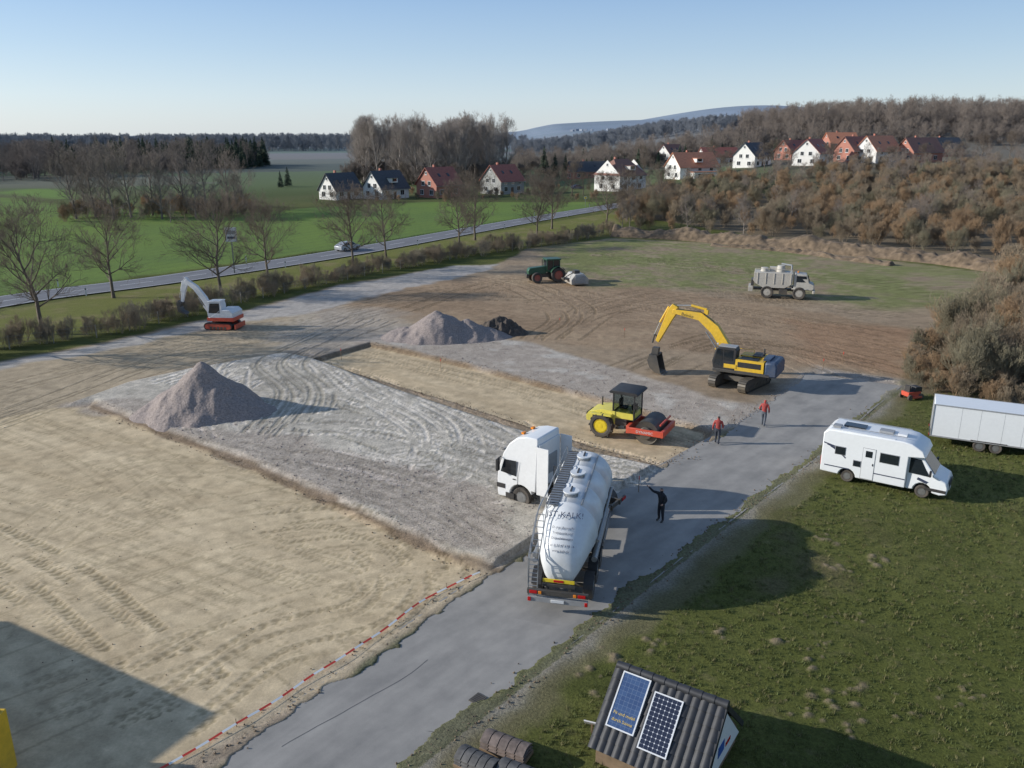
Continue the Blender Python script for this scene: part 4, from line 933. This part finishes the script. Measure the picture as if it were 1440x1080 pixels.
def spreader():
    p0=G3(1103,420); e=empty('spreader_truck',p0+Vector((0,.8,0)),rad(-17))
    w=P()
    for x in(-1.75,1.75):
        for s in(-1,1): w.wheel((x,s*.98,.72),.72,.46,beige)
    w.obj('wheels',e)
    c=P(); c.prism([(1.1,1.1),(3.15,1.1),(3.3,1.3),(3.28,1.75),(2.75,1.95),(2.45,2.85),(1.15,2.95),(1.05,2.7)],-1.05,1.05,beige,ins=lambda z:0 if z<2 else (z-2)*.1); c.box((3.3,0,.9),(.3,2.2,.35),beige); c.box((1.75,0,1.22),(1.7,2.3,.12),beige); c.obj('cab',e,bevel=.06)
    g=P(); g.add([(2.78,-.92,2.02),(2.78,.92,2.02),(2.5,.85,2.75),(2.5,-.85,2.75)],[(0,1,2,3)],glass)
    for s in(-1,1): g.add([(1.35,s*1.03,2.02),(2.6,s*1.03,2.02),(2.38,s*.995,2.7),(1.35,s*.995,2.7)],[(0,1,2,3)],glass); g.box((2.7,s*1.25,2.3),(.08,.2,.4),black); g.box((3.31,s*.8,1.45),(.05,.26,.22),lampw)
    g.box((3.31,0,1.5),(.04,.9,.35),black); g.cyl((1.5,0,2.95),(1.5,0,3.12),.08,.08,orange,10); g.obj('glazing',e)
    b=P(); b.box((-.6,0,.95),(5.4,.8,.25),dsteel)
    b.prism([(-3.1,1.7),(-2.3,1.25),(.1,1.25),(.85,1.7),(.95,2.1),(.95,2.95),(-3.3,2.95),(-3.35,2.0)],-1.15,1.15,beige)
    for x in np.linspace(-2.9,.75,5): b.box((x,0,2.3),(.07,2.4,1.25),beige)
    b.cyl((-2.2,0,2.95),(-2.2,0,3.4),.45,.4,beige,18); b.cyl((-.4,0,2.95),(-.4,0,3.7),.5,.42,beige,18); b.box((-1.2,.4,3.2),(.9,.6,.5),beige); b.cyl((.75,-.5,1.3),(.75,-.5,3.8),.1,.1,grey,10); b.cyl((.75,-.5,3.8),(-.4,-.1,3.9),.1,.1,grey,10)
    b.box((-3.6,0,1.0),(.5,2.3,.55),beige); b.box((-3.45,0,1.7),(.3,1.6,.7),dsteel); b.tube([(-3.2,-1.1,3.0),(-3.2,-1.1,3.4),(.8,-1.1,3.4),(.8,-1.1,3.0)],.03,beige,6)
    b.box((0,-.95,.85),(.9,.5,.55),dsteel); b.box((0,.95,.85),(.9,.5,.55),beige); b.obj('hopper_body',e,bevel=.03)
spreader()
def tractor():
    p0=G3(768,397); e=empty('farm_tractor',p0+Vector((0,.6,0)),rad(196))
    w=P(); rr=mat('rim_red',(.3,.04,.03),.5,dirt=.4)
    for s in(-1,1): w.wheel((-1.3,s*.95,.95),.95,.6,rr); w.wheel((1.5,s*.9,.68),.68,.45,rr)
    w.obj('wheels',e)
    b=P(); b.prism([(.1,1.1),(2.45,1.0),(2.5,1.5),(2.3,1.85),(.1,2.05)],-.42,.42,green); b.box((0,0,.85),(3.6,.5,.5),dsteel); b.box((2.55,0,.85),(.4,.9,.5),dsteel)
    for s in(-1,1):
        arc=[(-1.3+1.08*math.cos(t_),.95+1.08*math.sin(t_)) for t_ in np.linspace(.35,math.pi-.5,8)]
        for q in range(7):
            a1,b1=arc[q],arc[q+1]; b.add([(a1[0],s*.6,a1[1]),(a1[0],s*1.25,a1[1]),(b1[0],s*1.25,b1[1]),(b1[0],s*.6,b1[1])],[(0,1,2,3)],green)
    b.cyl((.35,-.55,1.5),(.35,-.55,2.8),.06,.06,dsteel,10); b.obj('hood',e,bevel=.04)
    c=P()
    for x,y in((-1.6,-.7),(-1.6,.7),(.1,-.7),(.1,.7),(-.7,-.74),(-.7,.74)): c.box((x,y,2.15),(.08,.08,1.4),green)
    c.box((-.75,0,2.9),(1.95,1.7,.16),green); c.box((-.75,0,1.45),(1.7,1.3,.3),green)
    for y in(-.72,.72): c.box((-.75,y,2.2),(1.6,.02,1.2),glass)
    c.box((.1,0,2.2),(.02,1.4,1.2),glass); c.box((-1.6,0,2.2),(.02,1.4,1.2),glass); c.obj('cab',e,bevel=.02)
    p1=G3(811,401); e2=empty('soil_stabiliser',p1+Vector((0,.6,0)),rad(196))
    k=P(); gm=mat('implement_grey',(.48,.47,.45),.5,dirt=.5); k.prism([(-1.1,.2),(1.1,.2),(1.15,.8),(.6,1.45),(-.5,1.5),(-1.15,.8)],-1.3,1.3,gm)
    k.box((1.5,0,.8),(.8,.9,.2),dsteel); k.box((0,-1.35,.8),(1.4,.1,.9),grey); k.box((0,1.35,.8),(1.4,.1,.9),grey); k.box((.2,.3,1.65),(.7,.9,.4),dsteel); k.tube([(1.9,.4,.9),(.6,.2,1.5)],.06,dsteel); k.obj('housing',e2,bevel=.04)
tractor()
def motorhome():
    e=empty('motorhome',(20.1,41.3,0.02),math.atan2(-3.4,5.0))
    b=P(); arch=lambda cx:[(cx+.44*math.cos(t),.36+.44*math.sin(t)) for t in np.linspace(math.pi,0,9)]
    prof=[(-3.15,.42)]+[q for q in arch(-1.75)]+[(1.15,.36),(1.15,2.1),(1.95,2.2),(1.75,2.55),(1.2,2.82),(.8,2.88),(-2.9,2.82),(-3.15,2.6)]
    prof=[(x,max(z,.38)) for x,z in prof]; b.prism(prof,-1.13,1.13,mhw); b.obj('living_body',e,bevel=.05)
    b=P(); cabp=[(1.1,.34)]+[q for q in arch(1.95)]+[(2.75,.3),(3.08,.38),(3.12,.75),(3.0,1.05),(2.45,1.32),(1.78,2.16),(1.1,2.2)]
    b.prism(cabp,-1.0,1.0,mhw,ins=lambda z:0 if z<1.2 else (z-1.2)*.14); b.obj('driver_cab',e,bevel=.06)
    g=P(); g.add([(2.44,-.88,1.38),(2.44,.88,1.38),(1.83,.8,2.12),(1.83,-.8,2.12)],[(0,1,2,3)],glass)
    for s in(-1,1):
        g.add([(1.22,s*1.006,1.25),(2.2,s*1.006,1.22),(2.1,s*.985,1.4),(1.72,s*.9,2.02),(1.22,s*.9,2.05)],[(0,1,2,3,4)],glass)
        g.box((2.25,s*1.18,1.45),(.1,.2,.3),black)
        g.add([(2.62,s*.9,1.2),(3.0,s*.85,1.0),(3.06,s*.6,.95),(2.7,s*.62,1.18)],[(0,1,2,3)],lampw)
        g.box((1.15,s*1.0,.75),(.02,.02,.8),black); g.box((2.55,s*1.002,.55),(1.0,.02,.16),black)
    s=-1
    for x,z,ww,hh in((-2.2,1.75,.5,.42),(.25,1.8,.9,.5),(-1.3,1.2,.35,.3)): g.box((x,s*1.135,z),(ww+.06,.015,hh+.06),grey); g.box((x,s*1.15,z),(ww,.015,hh),glass)
    g.box((-.75,s*1.136,1.3),(.66,.014,1.75),grey); g.box((-.75,s*1.142,1.3),(.61,.016,1.69),mhw); g.box((-.75,s*1.155,1.85),(.34,.012,.35),glass); g.box((-.52,s*1.16,1.3),(.05,.03,.12),black)
    g.box((-.6,1.14,1.8),(.9,.015,.5),glass)
    for k in range(6): g.box((-2.78+.15*k,s*1.134,2.0-.10*k),(.62-.05*k,.008,.07),dotm,rot=(0,rad(12+6*k),0))
    g.box((.25,s*1.134,.85),(1.7,.008,.06),dotm); g.box((-2.3,s*1.134,.8),(1.3,.008,.06),dotm); g.box((1.9,s*1.005,.95),(.5,.01,.14),dotm,rot=(0,.3,0))
    g.box((3.12,0,.8),(.03,1.1,.3),black); g.box((3.1,0,.5),(.06,.52,.11),white)
    for y in(-1,1): g.box((-3.16,y,1.),(.03,.14,.5),lred)
    g.box((-.2,0,2.93),(.7,.5,.1),grey); g.box((-1.8,.1,2.9),(1.1,.65,.06),glass); g.box((.6,-.1,2.94),(.45,.45,.12),white); g.box((-2.6,-.5,2.9),(.4,.4,.14),grey); g.box((-1.2,-1.0,2.82),(3.2,.18,.14),mhw)
    g.tube([(-2.9,-.7,2.95),(.9,-.7,3.0)],.02,steel,6); g.tube([(-2.9,.8,2.95),(.9,.8,3.0)],.02,steel,6)
    g.obj('windows_and_fittings',e,bevel=.006)
    w=P()
    for x in(-1.75,1.95):
        for y in(-.9,.9): w.wheel((x,y,.34),.34,.22,steel)
    w.box((0,0,.4),(5.4,1.6,.2),black); w.obj('wheels',e)
motorhome()
def boxtrailer():
    e=empty('box_trailer',(28.9,46.5,0.02),math.atan2(-2.3,4.6))
    b=P(); b.box((0,0,1.6),(7.0,2.3,2.0),mhw); b.obj('box_body',e,bevel=.05)
    t=P()
    for s in(-1,1):
        t.box((0,s*1.16,.62),(7.02,.03,.08),grey); t.box((0,s*1.16,2.58),(7.02,.03,.07),grey)
        for x in(-3.5,3.5): t.box((x,s*1.16,1.6),(.06,.04,2.),grey)
        t.box((-.4,s*1.05,.66),(1.9,.25,.06),black)
        for x in(-2,-1,0.2,1.2,2.3): t.box((x,s*1.152,1.6),(.012,.006,1.9),grey)
    t.box((0,0,.52),(6.6,1.4,.12),dsteel); t.box((-3.52,0,1.6),(.02,.03,1.9),grey); t.box((4.2,0,.5),(1.6,.12,.12),steel); t.box((-3.55,0,.6),(.05,2.1,.15),black)
    for y in(-.9,.9): t.box((-3.58,y,.62),(.03,.25,.1),lred)
    t.obj('trim_and_drawbar',e,bevel=.008)
    w=P()
    for x in(-.85,-.0):
        for y in(-1.,1.): w.wheel((x,y,.34),.34,.22,steel)
    w.obj('wheels',e)
boxtrailer()
p=G3(1280,560); e=empty('garden_mower',p,rad(20)); k=P(); k.box((0,0,.4),(1.1,.7,.3),red); k.prism([(.0,.5),(.7,.5),(.65,.85),(.1,.9)],-.3,.3,black); k.box((-.35,0,.75),(.1,.45,.5),black); k.box((-.2,0,.55),(.45,.5,.1),black); k.box((0.1,0,.2),(.8,1.1,.12),red)
for x in(-.45,.55):
    for y in(-.4,.4): k.wheel((x,y,.2),.2,.16,dsteel,16)
k.obj('mower_body',e,bevel=.02)
# ---------------------------------------------------------------- roof display hut
def hut():
    RL=Vector((3.25,21.9,2.4)); RR=Vector((6.15,20.0,2.4)); ax=(RR-RL); ln=ax.length; a=math.atan2(ax.y,ax.x)
    e=empty('roof_display_hut',(RL.x,RL.y,0),a)
    hw=1.75; ez=.65; rz=2.4; tile=mat('roof_tile_anthracite',(.034,.034,.037),.5,var=.25,scale=5); wd=mat('weathered_timber',(.22,.15,.09),.8,var=.3,scale=4)
    w=P(); w.add([(.12,-hw+.2,0),(.12,hw-.2,0),(.12,hw-.2,ez),(.12,0,rz-.15),(.12,-hw+.2,ez),(ln-.12,-hw+.2,0),(ln-.12,hw-.2,0),(ln-.12,hw-.2,ez),(ln-.12,0,rz-.15),(ln-.12,-hw+.2,ez)],[(0,4,3,2,1),(5,6,7,8,9),(0,5,9,4),(1,2,7,6)],wd); w.obj('walls',e)
    r=P(); L_=math.hypot(hw,rz-ez); nw=int(ln/.24)
    for sgn in(-1,1):
        for row in range(7):
            vs=[];fs=[]; m_=nw*6+1
            for q in (0,1):
                s=(row+q)/7*L_+(.03 if q else 0); off=.03 if q==0 else .065
                for i in range(m_):
                    x=i/(m_-1)*ln; wv=.05*abs(math.sin(math.pi*i/6)); y=sgn*(s/L_*hw); z=rz-s/L_*(rz-ez)
                    o_=off+wv; vs.append((x,y+sgn*o_*(rz-ez)/L_,z+o_*hw/L_))
            for i in range(m_):
                v=vs[m_+i]; vs.append((v[0],v[1]-sgn*.05*(rz-ez)/L_,v[2]-.05*hw/L_))
            for i in range(m_-1):
                for q in(0,1):
                    f=(q*m_+i,q*m_+i+1,(q+1)*m_+i+1,(q+1)*m_+i); fs.append(tuple(reversed(f)) if sgn<0 else f)
            r.add(vs,fs,tile)
    nseg=9
    for i in range(nseg): r.cyl((i*ln/nseg,0,rz+.03),((i+1)*ln/nseg+.03,0,rz+.03),.12,.14,tile,12)
    r.box((ln/2,0,rz-.12),(ln,.1,.1),wd)
    r.obj('tiled_roof',e,ang=50)
    g=P(); gw=mat('gable_sign_white',(.72,.72,.7),.5,var=.05)
    x=ln+.01
    g.add([(x,-hw+.35,ez-.1),(x,hw-.35,ez-.1),(x,0,rz-.25)],[(0,1,2)],gw); g.box((x+.01,-.3,1.15),(.012,.5,.35),mat('sign_blue',(.03,.1,.35),.5)); g.box((x+.01,.3,1.0),(.012,.4,.12),lred)
    for x in(0,ln):
        for sgn in(-1,1):
            c=Vector((x,sgn*hw/2,(rz+ez)/2-.04)); g.box(c,(.06,L_,.16),tile,rot=(math.atan2(-(rz-ez)*sgn,hw),0,0))
    g.obj('gable_board',e)
    def solar(name,bc,lc,sc):
        m=bpy.data.materials.new(name); m.use_nodes=True; N=m.node_tree.nodes;L=m.node_tree.links; b=N['Principled BSDF']; b.inputs['Roughness'].default_value=.15
        t=N.new('ShaderNodeTexCoord'); bt=N.new('ShaderNodeTexBrick'); bt.offset=0; bt.inputs['Scale'].default_value=1; bt.inputs['Brick Width'].default_value=sc; bt.inputs['Row Height'].default_value=sc; bt.inputs['Mortar Size'].default_value=.003
        bt.inputs['Color1'].default_value=(*bc,1);bt.inputs['Color2'].default_value=(bc[0]*1.3,bc[1]*1.3,bc[2]*1.2,1);bt.inputs['Mortar'].default_value=(*lc,1); L.new(t.outputs['Object'],bt.inputs['Vector']); L.new(bt.outputs[0],b.inputs['Base Color']); return m
    sl=math.atan2(rz-ez,hw)
    alu=mat('panel_frame_aluminium',(.62,.63,.64),.4,var=.05)
    for nm_,x0,bc,wd_,lc,dn in(('solar_panel_blue',.75,(.04,.07,.155),.86,(.16,.21,.30),.12),('solar_panel_black',1.85,(.018,.022,.042),.86,(.25,.26,.3),.36)):
        hlen=1.62; mtl=solar(nm_,bc,lc,.135)
        q=P(); q.box((0,0,0),(wd_,hlen,.02),mtl); o=q.obj(nm_,e)
        fr=P()
        for sx in(-1,1): fr.box((sx*wd_/2,0,0),(.04,hlen+.04,.05),alu)
        for sy in(-1,1): fr.box((0,sy*hlen/2,0),(wd_-.04,.04,.05),alu)
        if 'black' in nm_:
            for ix in range(-3,4):
                for iy in range(-6,7):
                    X0=ix*.135; Y0=iy*.135
                    if abs(X0)<.42 and abs(Y0)<.8: fr.box((X0,Y0,.012),(.035,.035,.004),lampw,rot=(0,0,math.pi/4))
        o2=fr.obj(nm_+'_frame',e)
        s=dn+hlen/2
        for oo in(o,o2): oo.location=(x0,-(s/L_)*hw-.13*math.sin(sl),rz-(s/L_)*(rz-ez)+.13*math.cos(sl)); oo.rotation_euler=(sl,0,0)
        if 'blue' in nm_:
            for k,tx in enumerate(('Fit und mobil','durch Sonne')):
                text(tx,.13,Matrix.Translation((x0,-(s/L_)*hw-.145*math.sin(sl),rz-(s/L_)*(rz-ez)+.145*math.cos(sl)))@Matrix.Rotation(sl,4,'X')@Matrix.Translation((0,-.42-.2*k,.003)),mat('lettering_gold',(.6,.45,.15),.5),'panel_lettering',e)
hut()
def stack(u,v,a,m,name,l=1.3):
    p=G3(u,v); e=empty(name,p,rad(a)); k=P(); wd=MATS['weathered_timber']
    k.box((0,0,.18),(l,.7,.12),wd); k.box((-.4,0,.06),(.1,.7,.12),wd); k.box((.4,0,.06),(.1,.7,.12),wd)
    for j in range(3):
        for i in range(5):
            x0=-l/2+i*l/5
            pr_=[(-.34+.02*j,.25+.12*j),(-.1,.36+.12*j),(.1,.36+.12*j),(.34-.02*j,.25+.12*j),(.34,.21+.12*j),(.1,.31+.12*j),(-.1,.31+.12*j),(-.34,.21+.12*j)]
            vs=[(x0+.01,y,z) for y,z in pr_]+[(x0+l/5-.01,y,z+.01) for y,z in pr_]; n=8
            k.add(vs,[tuple(range(n)),tuple(range(2*n-1,n-1,-1))]+[((i_+1)%n,i_,i_+n,(i_+1)%n+n) for i_ in range(n)],m)
    k.obj('tiles',e,bevel=.008)
rt=mat('tile_rusty',(.17,.13,.11),.8,var=.5,scale=5); gt=mat('tile_grey',(.10,.095,.09),.7,var=.5,scale=5)
stack(712,1062,-28,rt,'roof_tile_stack',1.5); stack(672,1085,-32,gt,'roof_tile_stack',1.3); stack(735,1105,-28,gt,'roof_tile_stack',1.5)
p=G3(832,1030); e=empty('ground_marker_board',p,rad(-20)); k=P(); k.box((0,0,.35),(.5,.04,.2),white,rot=(.6,0,0)); k.box((0,0,.15),(.05,.05,.3),MATS['weathered_timber']); k.obj('board',e)
p=G3(672,983); k=P(); k.box((0,0,.01),(.5,.4,.03),dsteel)
for i in range(5): k.box((-.16+.08*i,0,.03),(.03,.32,.012),black)
o=k.obj('drain_cover'); o.location=p; o.rotation_euler=(0,0,.9)
# ---------------------------------------------------------------- works building + yellow container at the frame edge
k=P(); e=empty('site_building',(-33.3,27.9,0),math.atan2(-5.3,9.8)); k.box((5.5,-4.5,2.5),(11,9,5),wallg); k.box((5.5,-4.5,5.1),(11.2,9.2,.2),rdark)
for x in(2,5,8): k.box((x,.02,2.2),(1.3,.08,1.2),glass)
k.obj('walls_and_roof',e)
e=empty('yellow_container',(-16.2,19.6,0),rad(-4)); k=P(); ym=mat('container_yellow',(.75,.45,.02),.5,dirt=.15)
k.box((0,0,1.),(2.8,1.8,2.),ym); k.box((0,0,2.02),(2.6,1.6,.1),black); k.box((1.41,-.3,1.0),(.04,.9,1.2),black)
for x in np.linspace(-1.3,1.3,9): k.box((x,0,1.),(.06,1.88,1.8),ym)
k.obj('container_body',e,bevel=.02)
# ---------------------------------------------------------------- barrier tape
def tape():
    c=crom(GP([(215,1085),(330,1020),(452,942),(530,890),(600,845),(640,822),(685,803)]),.42); rm=mat('tape_red',(.6,.05,.03),.5,var=.05); wm=mat('tape_white',(.75,.75,.73),.5,var=.05); k=P()
    n=len(c); d=np.gradient(c,axis=0); d/=np.linalg.norm(d,axis=1)[:,None]; nr=np.stack([-d[:,1],d[:,0]],1)
    zz=.10+fbm(np.arange(n)*.3,np.zeros(n),2,3)*.12; c=c+nr*(fbm(np.arange(n)*.15,np.zeros(n),2,5)*.5)[:,None]
    for i in range(n-1):
        a,b_=c[i],c[i+1]; w=nr[i]*.04; w2=nr[i+1]*.04
        k.add([(*(a-w),zz[i]),(*(a+w),zz[i]+.02),(*(b_+w2),zz[i+1]+.02),(*(b_-w2),zz[i+1])],[(0,1,2,3)],(rm,wm)[(i)%2])
    for i in range(6,n,22): k.cyl((c[i][0],c[i][1],-.05),(c[i][0],c[i][1],.3),.012,.012,MATS['weathered_timber'],6)
    k.obj('barrier_tape')
tape()
# ---------------------------------------------------------------- road furniture
p=G3(330,384); e=empty('billboard_sign',p,rad(10)); k=P(); k.box((0,0,3),(.14,.14,6),steel); k.box((0,-.1,5.2),(1.5,.08,1.9),white); k.box((0,-.15,5.5),(1.2,.03,.5),grey); k.box((0,-.15,4.8),(1.0,.03,.3),blue); k.obj('post_and_panel',e)
for (u,v) in [(823,292),(905,283)]:
    p=G3(u,v); e=empty('traffic_sign',p,0); k=P(); k.cyl((0,0,0),(0,0,2.6),.04,.04,steel,8); k.lathe([(-.02,.4),(.02,.4)],(0,-.06,2.5),(0,1,0),white,20); k.lathe([(-.02,.3),(.0,.3)],(0,-.09,2.5),(0,1,0),ylw,20); k.obj('pole_and_plate',e)
for i in range(3,len(mrp)-6,14):
    for s in(-1,1):
        q=mrp[i]+nm[i]*4.4*s; k=P(); k.prism([(-.06,0),(.06,0),(.05,1.0),(-.05,.95)],-.05,.05,white); k.box((0,0,.8),(.125,.11,.16),black); o=k.obj('delineator_post'); o.location=(q[0],q[1],0)
def car(name,u,v,a,m):
    p=G3(u,v); e=empty(name,p,rad(a)); b=P()
    b.prism([(-2.1,.3),(-1.8,.25),(1.9,.25),(2.15,.4),(2.15,.75),(1.3,.95),(.6,1.42),(-.9,1.45),(-1.9,1.0),(-2.15,.8)],-.85,.85,m,ins=lambda z:0 if z<.95 else (z-.95)*.35); b.obj('body',e,bevel=.05)
    g=P()
    for s in(-1,1): g.add([(-1.6,s*.85,1.0),(1.1,s*.85,.98),(.55,s*.72,1.36),(-.85,s*.72,1.38)],[(0,1,2,3)],glass)
    g.obj('glazing',e); w=P()
    for x in(-1.35,1.35):
        for y in(-.78,.78): w.wheel((x,y,.32),.32,.2,steel,16)
    w.obj('wheels',e)
car('passenger_car',489,352,55,mat('car_silver',(.42,.44,.46),.35,metal=.3)); car('passenger_car',812,266,20,mat('car_blue',(.03,.05,.12),.3)); car('passenger_car',640,276,10,grey)
for (u,v) in [(1157,520),(787,460),(1185,510),(898,692),(878,475),(480,505),(620,520)]:
    p=G3(u,v); k=P(); k.cyl((0,0,-.1),(0,0,.9),.022,.022,MATS['weathered_timber'],6); k.cyl((0,0,.72),(0,0,.92),.03,.03,MATS['tape_red'],6); o=k.obj('survey_peg'); o.location=p
# ---------------------------------------------------------------- people
skin=mat('skin',(.5,.3,.22),.6,var=.05); hair=mat('hair_dark',(.03,.022,.018),.7)
def person(name,loc,ang,jm,tm_,arms,legs,vest=None,hm=None):
    e=empty(name,loc,ang); V=[];E=[];Rr=[];lab=[]
    def v(p,r): V.append(p);Rr.append(r if isinstance(r,tuple) else (r,r)); return len(V)-1
    def ed(a,b,l): E.append((a,b)); lab.append(l)
    pel=v((0,0,.96),(.165,.13)); sp=v((.0,0,1.15),(.165,.13)); ch=v((.02,0,1.36),(.20,.145)); nk=v((.02,0,1.52),.065); hb=v((.04,0,1.60),.075); hc=v((.045,0,1.68),(.09,.1)); ht=v((.03,0,1.75),(.06,.07))
    ed(pel,sp,'j');ed(sp,ch,'j');ed(ch,nk,'j');ed(nk,hb,'s');ed(hb,hc,'s');ed(hc,ht,'h')
    for s,(el,wr,hd) in zip((1,-1),arms):
        sh=v((.02,s*.20,1.43),.085); a=v(el,.065); b=v(wr,.048); c=v(hd,(.042,.022)); ed(ch,sh,'j');ed(sh,a,'j');ed(a,b,'j');ed(b,c,'s')
        D=(Vector(hd)-Vector(wr)).normalized(); sd=D.cross(Vector((1,0,0))); sd=sd.normalized() if sd.length>.1 else Vector((0,1,0))
        for k in range(4):
            o=sd*(k-1.5)*.02; l=(.06,.075,.07,.05)[k]; f1=v(tuple(Vector(hd)+o+D*l*.6),.009); f2=v(tuple(Vector(hd)+o*1.1+D*l+Vector((.012,0,0))),.008); ed(c,f1,'s'); ed(f1,f2,'s')
        t=v(tuple(Vector(hd)-sd*.05+D*.0),.01); ed(c,t,'s')
    for s,(kn,an,to) in zip((1,-1),legs):
        hp_=v((0,s*.09,.9),.115); a=v(kn,.078); b=v(an,.06); c=v(to,.045); ed(pel,hp_,'t');ed(hp_,a,'t');ed(a,b,'t');ed(b,c,'b')
    me=bpy.data.meshes.new(name); me.from_pydata(V,E,[]); o=bpy.data.objects.new('body',me); scene.collection.objects.link(o)
    sk=o.modifiers.new('Skin','SKIN')
    for i,r in enumerate(Rr): me.skin_vertices[0].data[i].radius=r
    me.skin_vertices[0].data[0].use_root=True; sk.use_smooth_shade=True
    ss=o.modifiers.new('Sub','SUBSURF'); ss.levels=1; ss.render_levels=1
    dg=bpy.context.evaluated_depsgraph_get(); dg.update(); m2=bpy.data.meshes.new_from_object(o.evaluated_get(dg)); bpy.data.objects.remove(o)
    o=bpy.data.objects.new('body',m2); scene.collection.objects.link(o); o.parent=e
    m2.materials.clear(); ms=[jm,tm_,skin,hm or hair,black]
    for m_ in ms: m2.materials.append(m_)
    mp={'j':0,'t':1,'s':2,'h':3,'b':4}; Vv=[Vector(q) for q in V]
    for pf in m2.polygons:
        c=pf.center; best=9;bl='j'
        for (a,b),l in zip(E,lab):
            A_,B_=Vv[a],Vv[b]; d=B_-A_; t=max(0,min(1,(c-A_).dot(d)/max(d.dot(d),1e-9))); q=(c-(A_+d*t)).length-.6*Rr[a][0]
            if q<best: best=q;bl=l
        if bl in'sh' and c.z>1.6 and abs(c.y)<.15 and (c.z>1.71 or c.x<.0): bl='h'
        elif bl=='h': bl='s'
        pf.material_index=mp[bl]; pf.use_smooth=True
    f=P(); f.lathe([(0,.016),(.03,.008)],(.125,0,1.665),(1,0,-.3),skin,8)
    for s in(-1,1): f.box((.128,s*.033,1.69),(.012,.02,.01),black); f.box((.04,s*.095,1.67),(.04,.02,.06),skin)
    f.box((.128,0,1.63),(.01,.045,.01),mat('lips',(.4,.15,.12),.6))
    f.lathe([(0,.085),(.04,.075)],(.02,0,1.49),(0,0,1),jm,14)
    f.obj('face_and_collar',e)
jr=mat('jacket_red',(.36,.055,.045),.8); jd=mat('jacket_black',(.022,.022,.026),.8); td=mat('trousers_dark',(.04,.045,.06),.85); tg=mat('trousers_grey',(.10,.11,.13),.85)
stand=[((.03,.13,.50),(0,.14,.09),(.17,.16,.04)),((.02,-.13,.50),(-.02,-.14,.09),(.15,-.16,.04))]
walk=[((.14,.10,.51),(.10,.10,.09),(.27,.11,.045)),((-.03,-.10,.50),(-.24,-.10,.13),(-.10,-.11,.05))]
p=G3(929,733); person('person_signalling',p,rad(215),jd,jd,[((.02,.33,1.22),(.12,.24,1.02),(.17,.2,.99)),((.22,-.38,1.5),(.36,-.52,1.70),(.41,-.57,1.76))],stand)
p=G3(1008,624); person('person_walking',p,rad(70),jr,td,[((-.12,.27,1.19),(.02,.30,.96),(.05,.29,.88)),((.06,-.28,1.18),(.22,-.27,1.0),(.28,-.26,.94))],walk)
p=G3(1073,599); person('person_walking',p,rad(60),jr,tg,[((-.10,.29,1.18),(.1,.26,1.05),(.17,.22,1.05)),((.02,-.28,1.18),(.14,-.27,.96),(.18,-.26,.89))],walk,hm=mat('cap_red',(.4,.04,.03),.7))
# ---------------------------------------------------------------- light, sky, camera
elev=rad(20.5)
sd=Vector((math.cos(elev),0.0,-math.sin(elev)))
sun=bpy.data.lights.new('sun','SUN'); sun.energy=5.0; sun.angle=rad(.5); sun.color=(1,.965,.90); so=bpy.data.objects.new('sun',sun); scene.collection.objects.link(so); so.rotation_euler=sd.to_track_quat('-Z','Y').to_euler()
w=bpy.data.worlds.new('World'); scene.world=w; w.use_nodes=True; N=w.node_tree.nodes; L=w.node_tree.links
sk=N.new('ShaderNodeTexSky'); sk.sky_type='NISHITA'; sk.sun_disc=False; sk.sun_elevation=elev; sk.sun_rotation=rad(-90); sk.altitude=100; sk.air_density=1.; sk.dust_density=.6; sk.ozone_density=2.5
bg=N['Background']; L.new(sk.outputs[0],bg.inputs[0]); bg.inputs[1].default_value=.05
tc=N.new('ShaderNodeTexCoord'); sp=N.new('ShaderNodeSeparateXYZ'); L.new(tc.outputs['Generated'],sp.inputs[0])
cr=N.new('ShaderNodeValToRGB'); L.new(sp.outputs[2],cr.inputs[0]); el=cr.color_ramp.elements
for i,(ps,c_) in enumerate([(0.,(.47,.53,.59)),(.04,(.42,.51,.61)),(.09,(.31,.42,.57)),(.15,(.21,.33,.53)),(.5,(.12,.185,.32))]):
    e_=el[i] if i<2 else el.new(ps); e_.position=ps; e_.color=(*c_,1)
mrn=N.new('ShaderNodeMapRange'); mrn.inputs[1].default_value=-.8; mrn.inputs[2].default_value=.8; mrn.inputs[3].default_value=1.12; mrn.inputs[4].default_value=.86; L.new(sp.outputs[0],mrn.inputs[0])
bg2=N.new('ShaderNodeBackground'); L.new(cr.outputs[0],bg2.inputs[0]); L.new(mrn.outputs[0],bg2.inputs[1])
ad=N.new('ShaderNodeAddShader'); L.new(bg.outputs[0],ad.inputs[0]); L.new(bg2.outputs[0],ad.inputs[1]); L.new(ad.outputs[0],N['World Output'].inputs[0])
cam=bpy.data.cameras.new('camera'); co=bpy.data.objects.new('camera',cam); scene.collection.objects.link(co); co.location=(0,0,H); co.rotation_euler=(math.pi/2-TH,0,0); cam.sensor_width=36; cam.lens=F/1440*36; cam.clip_end=20000; cam.clip_start=.5
scene.camera=co
scene.view_settings.view_transform='Standard'; scene.view_settings.look='None'; scene.view_settings.exposure=0
print('verts',nv)
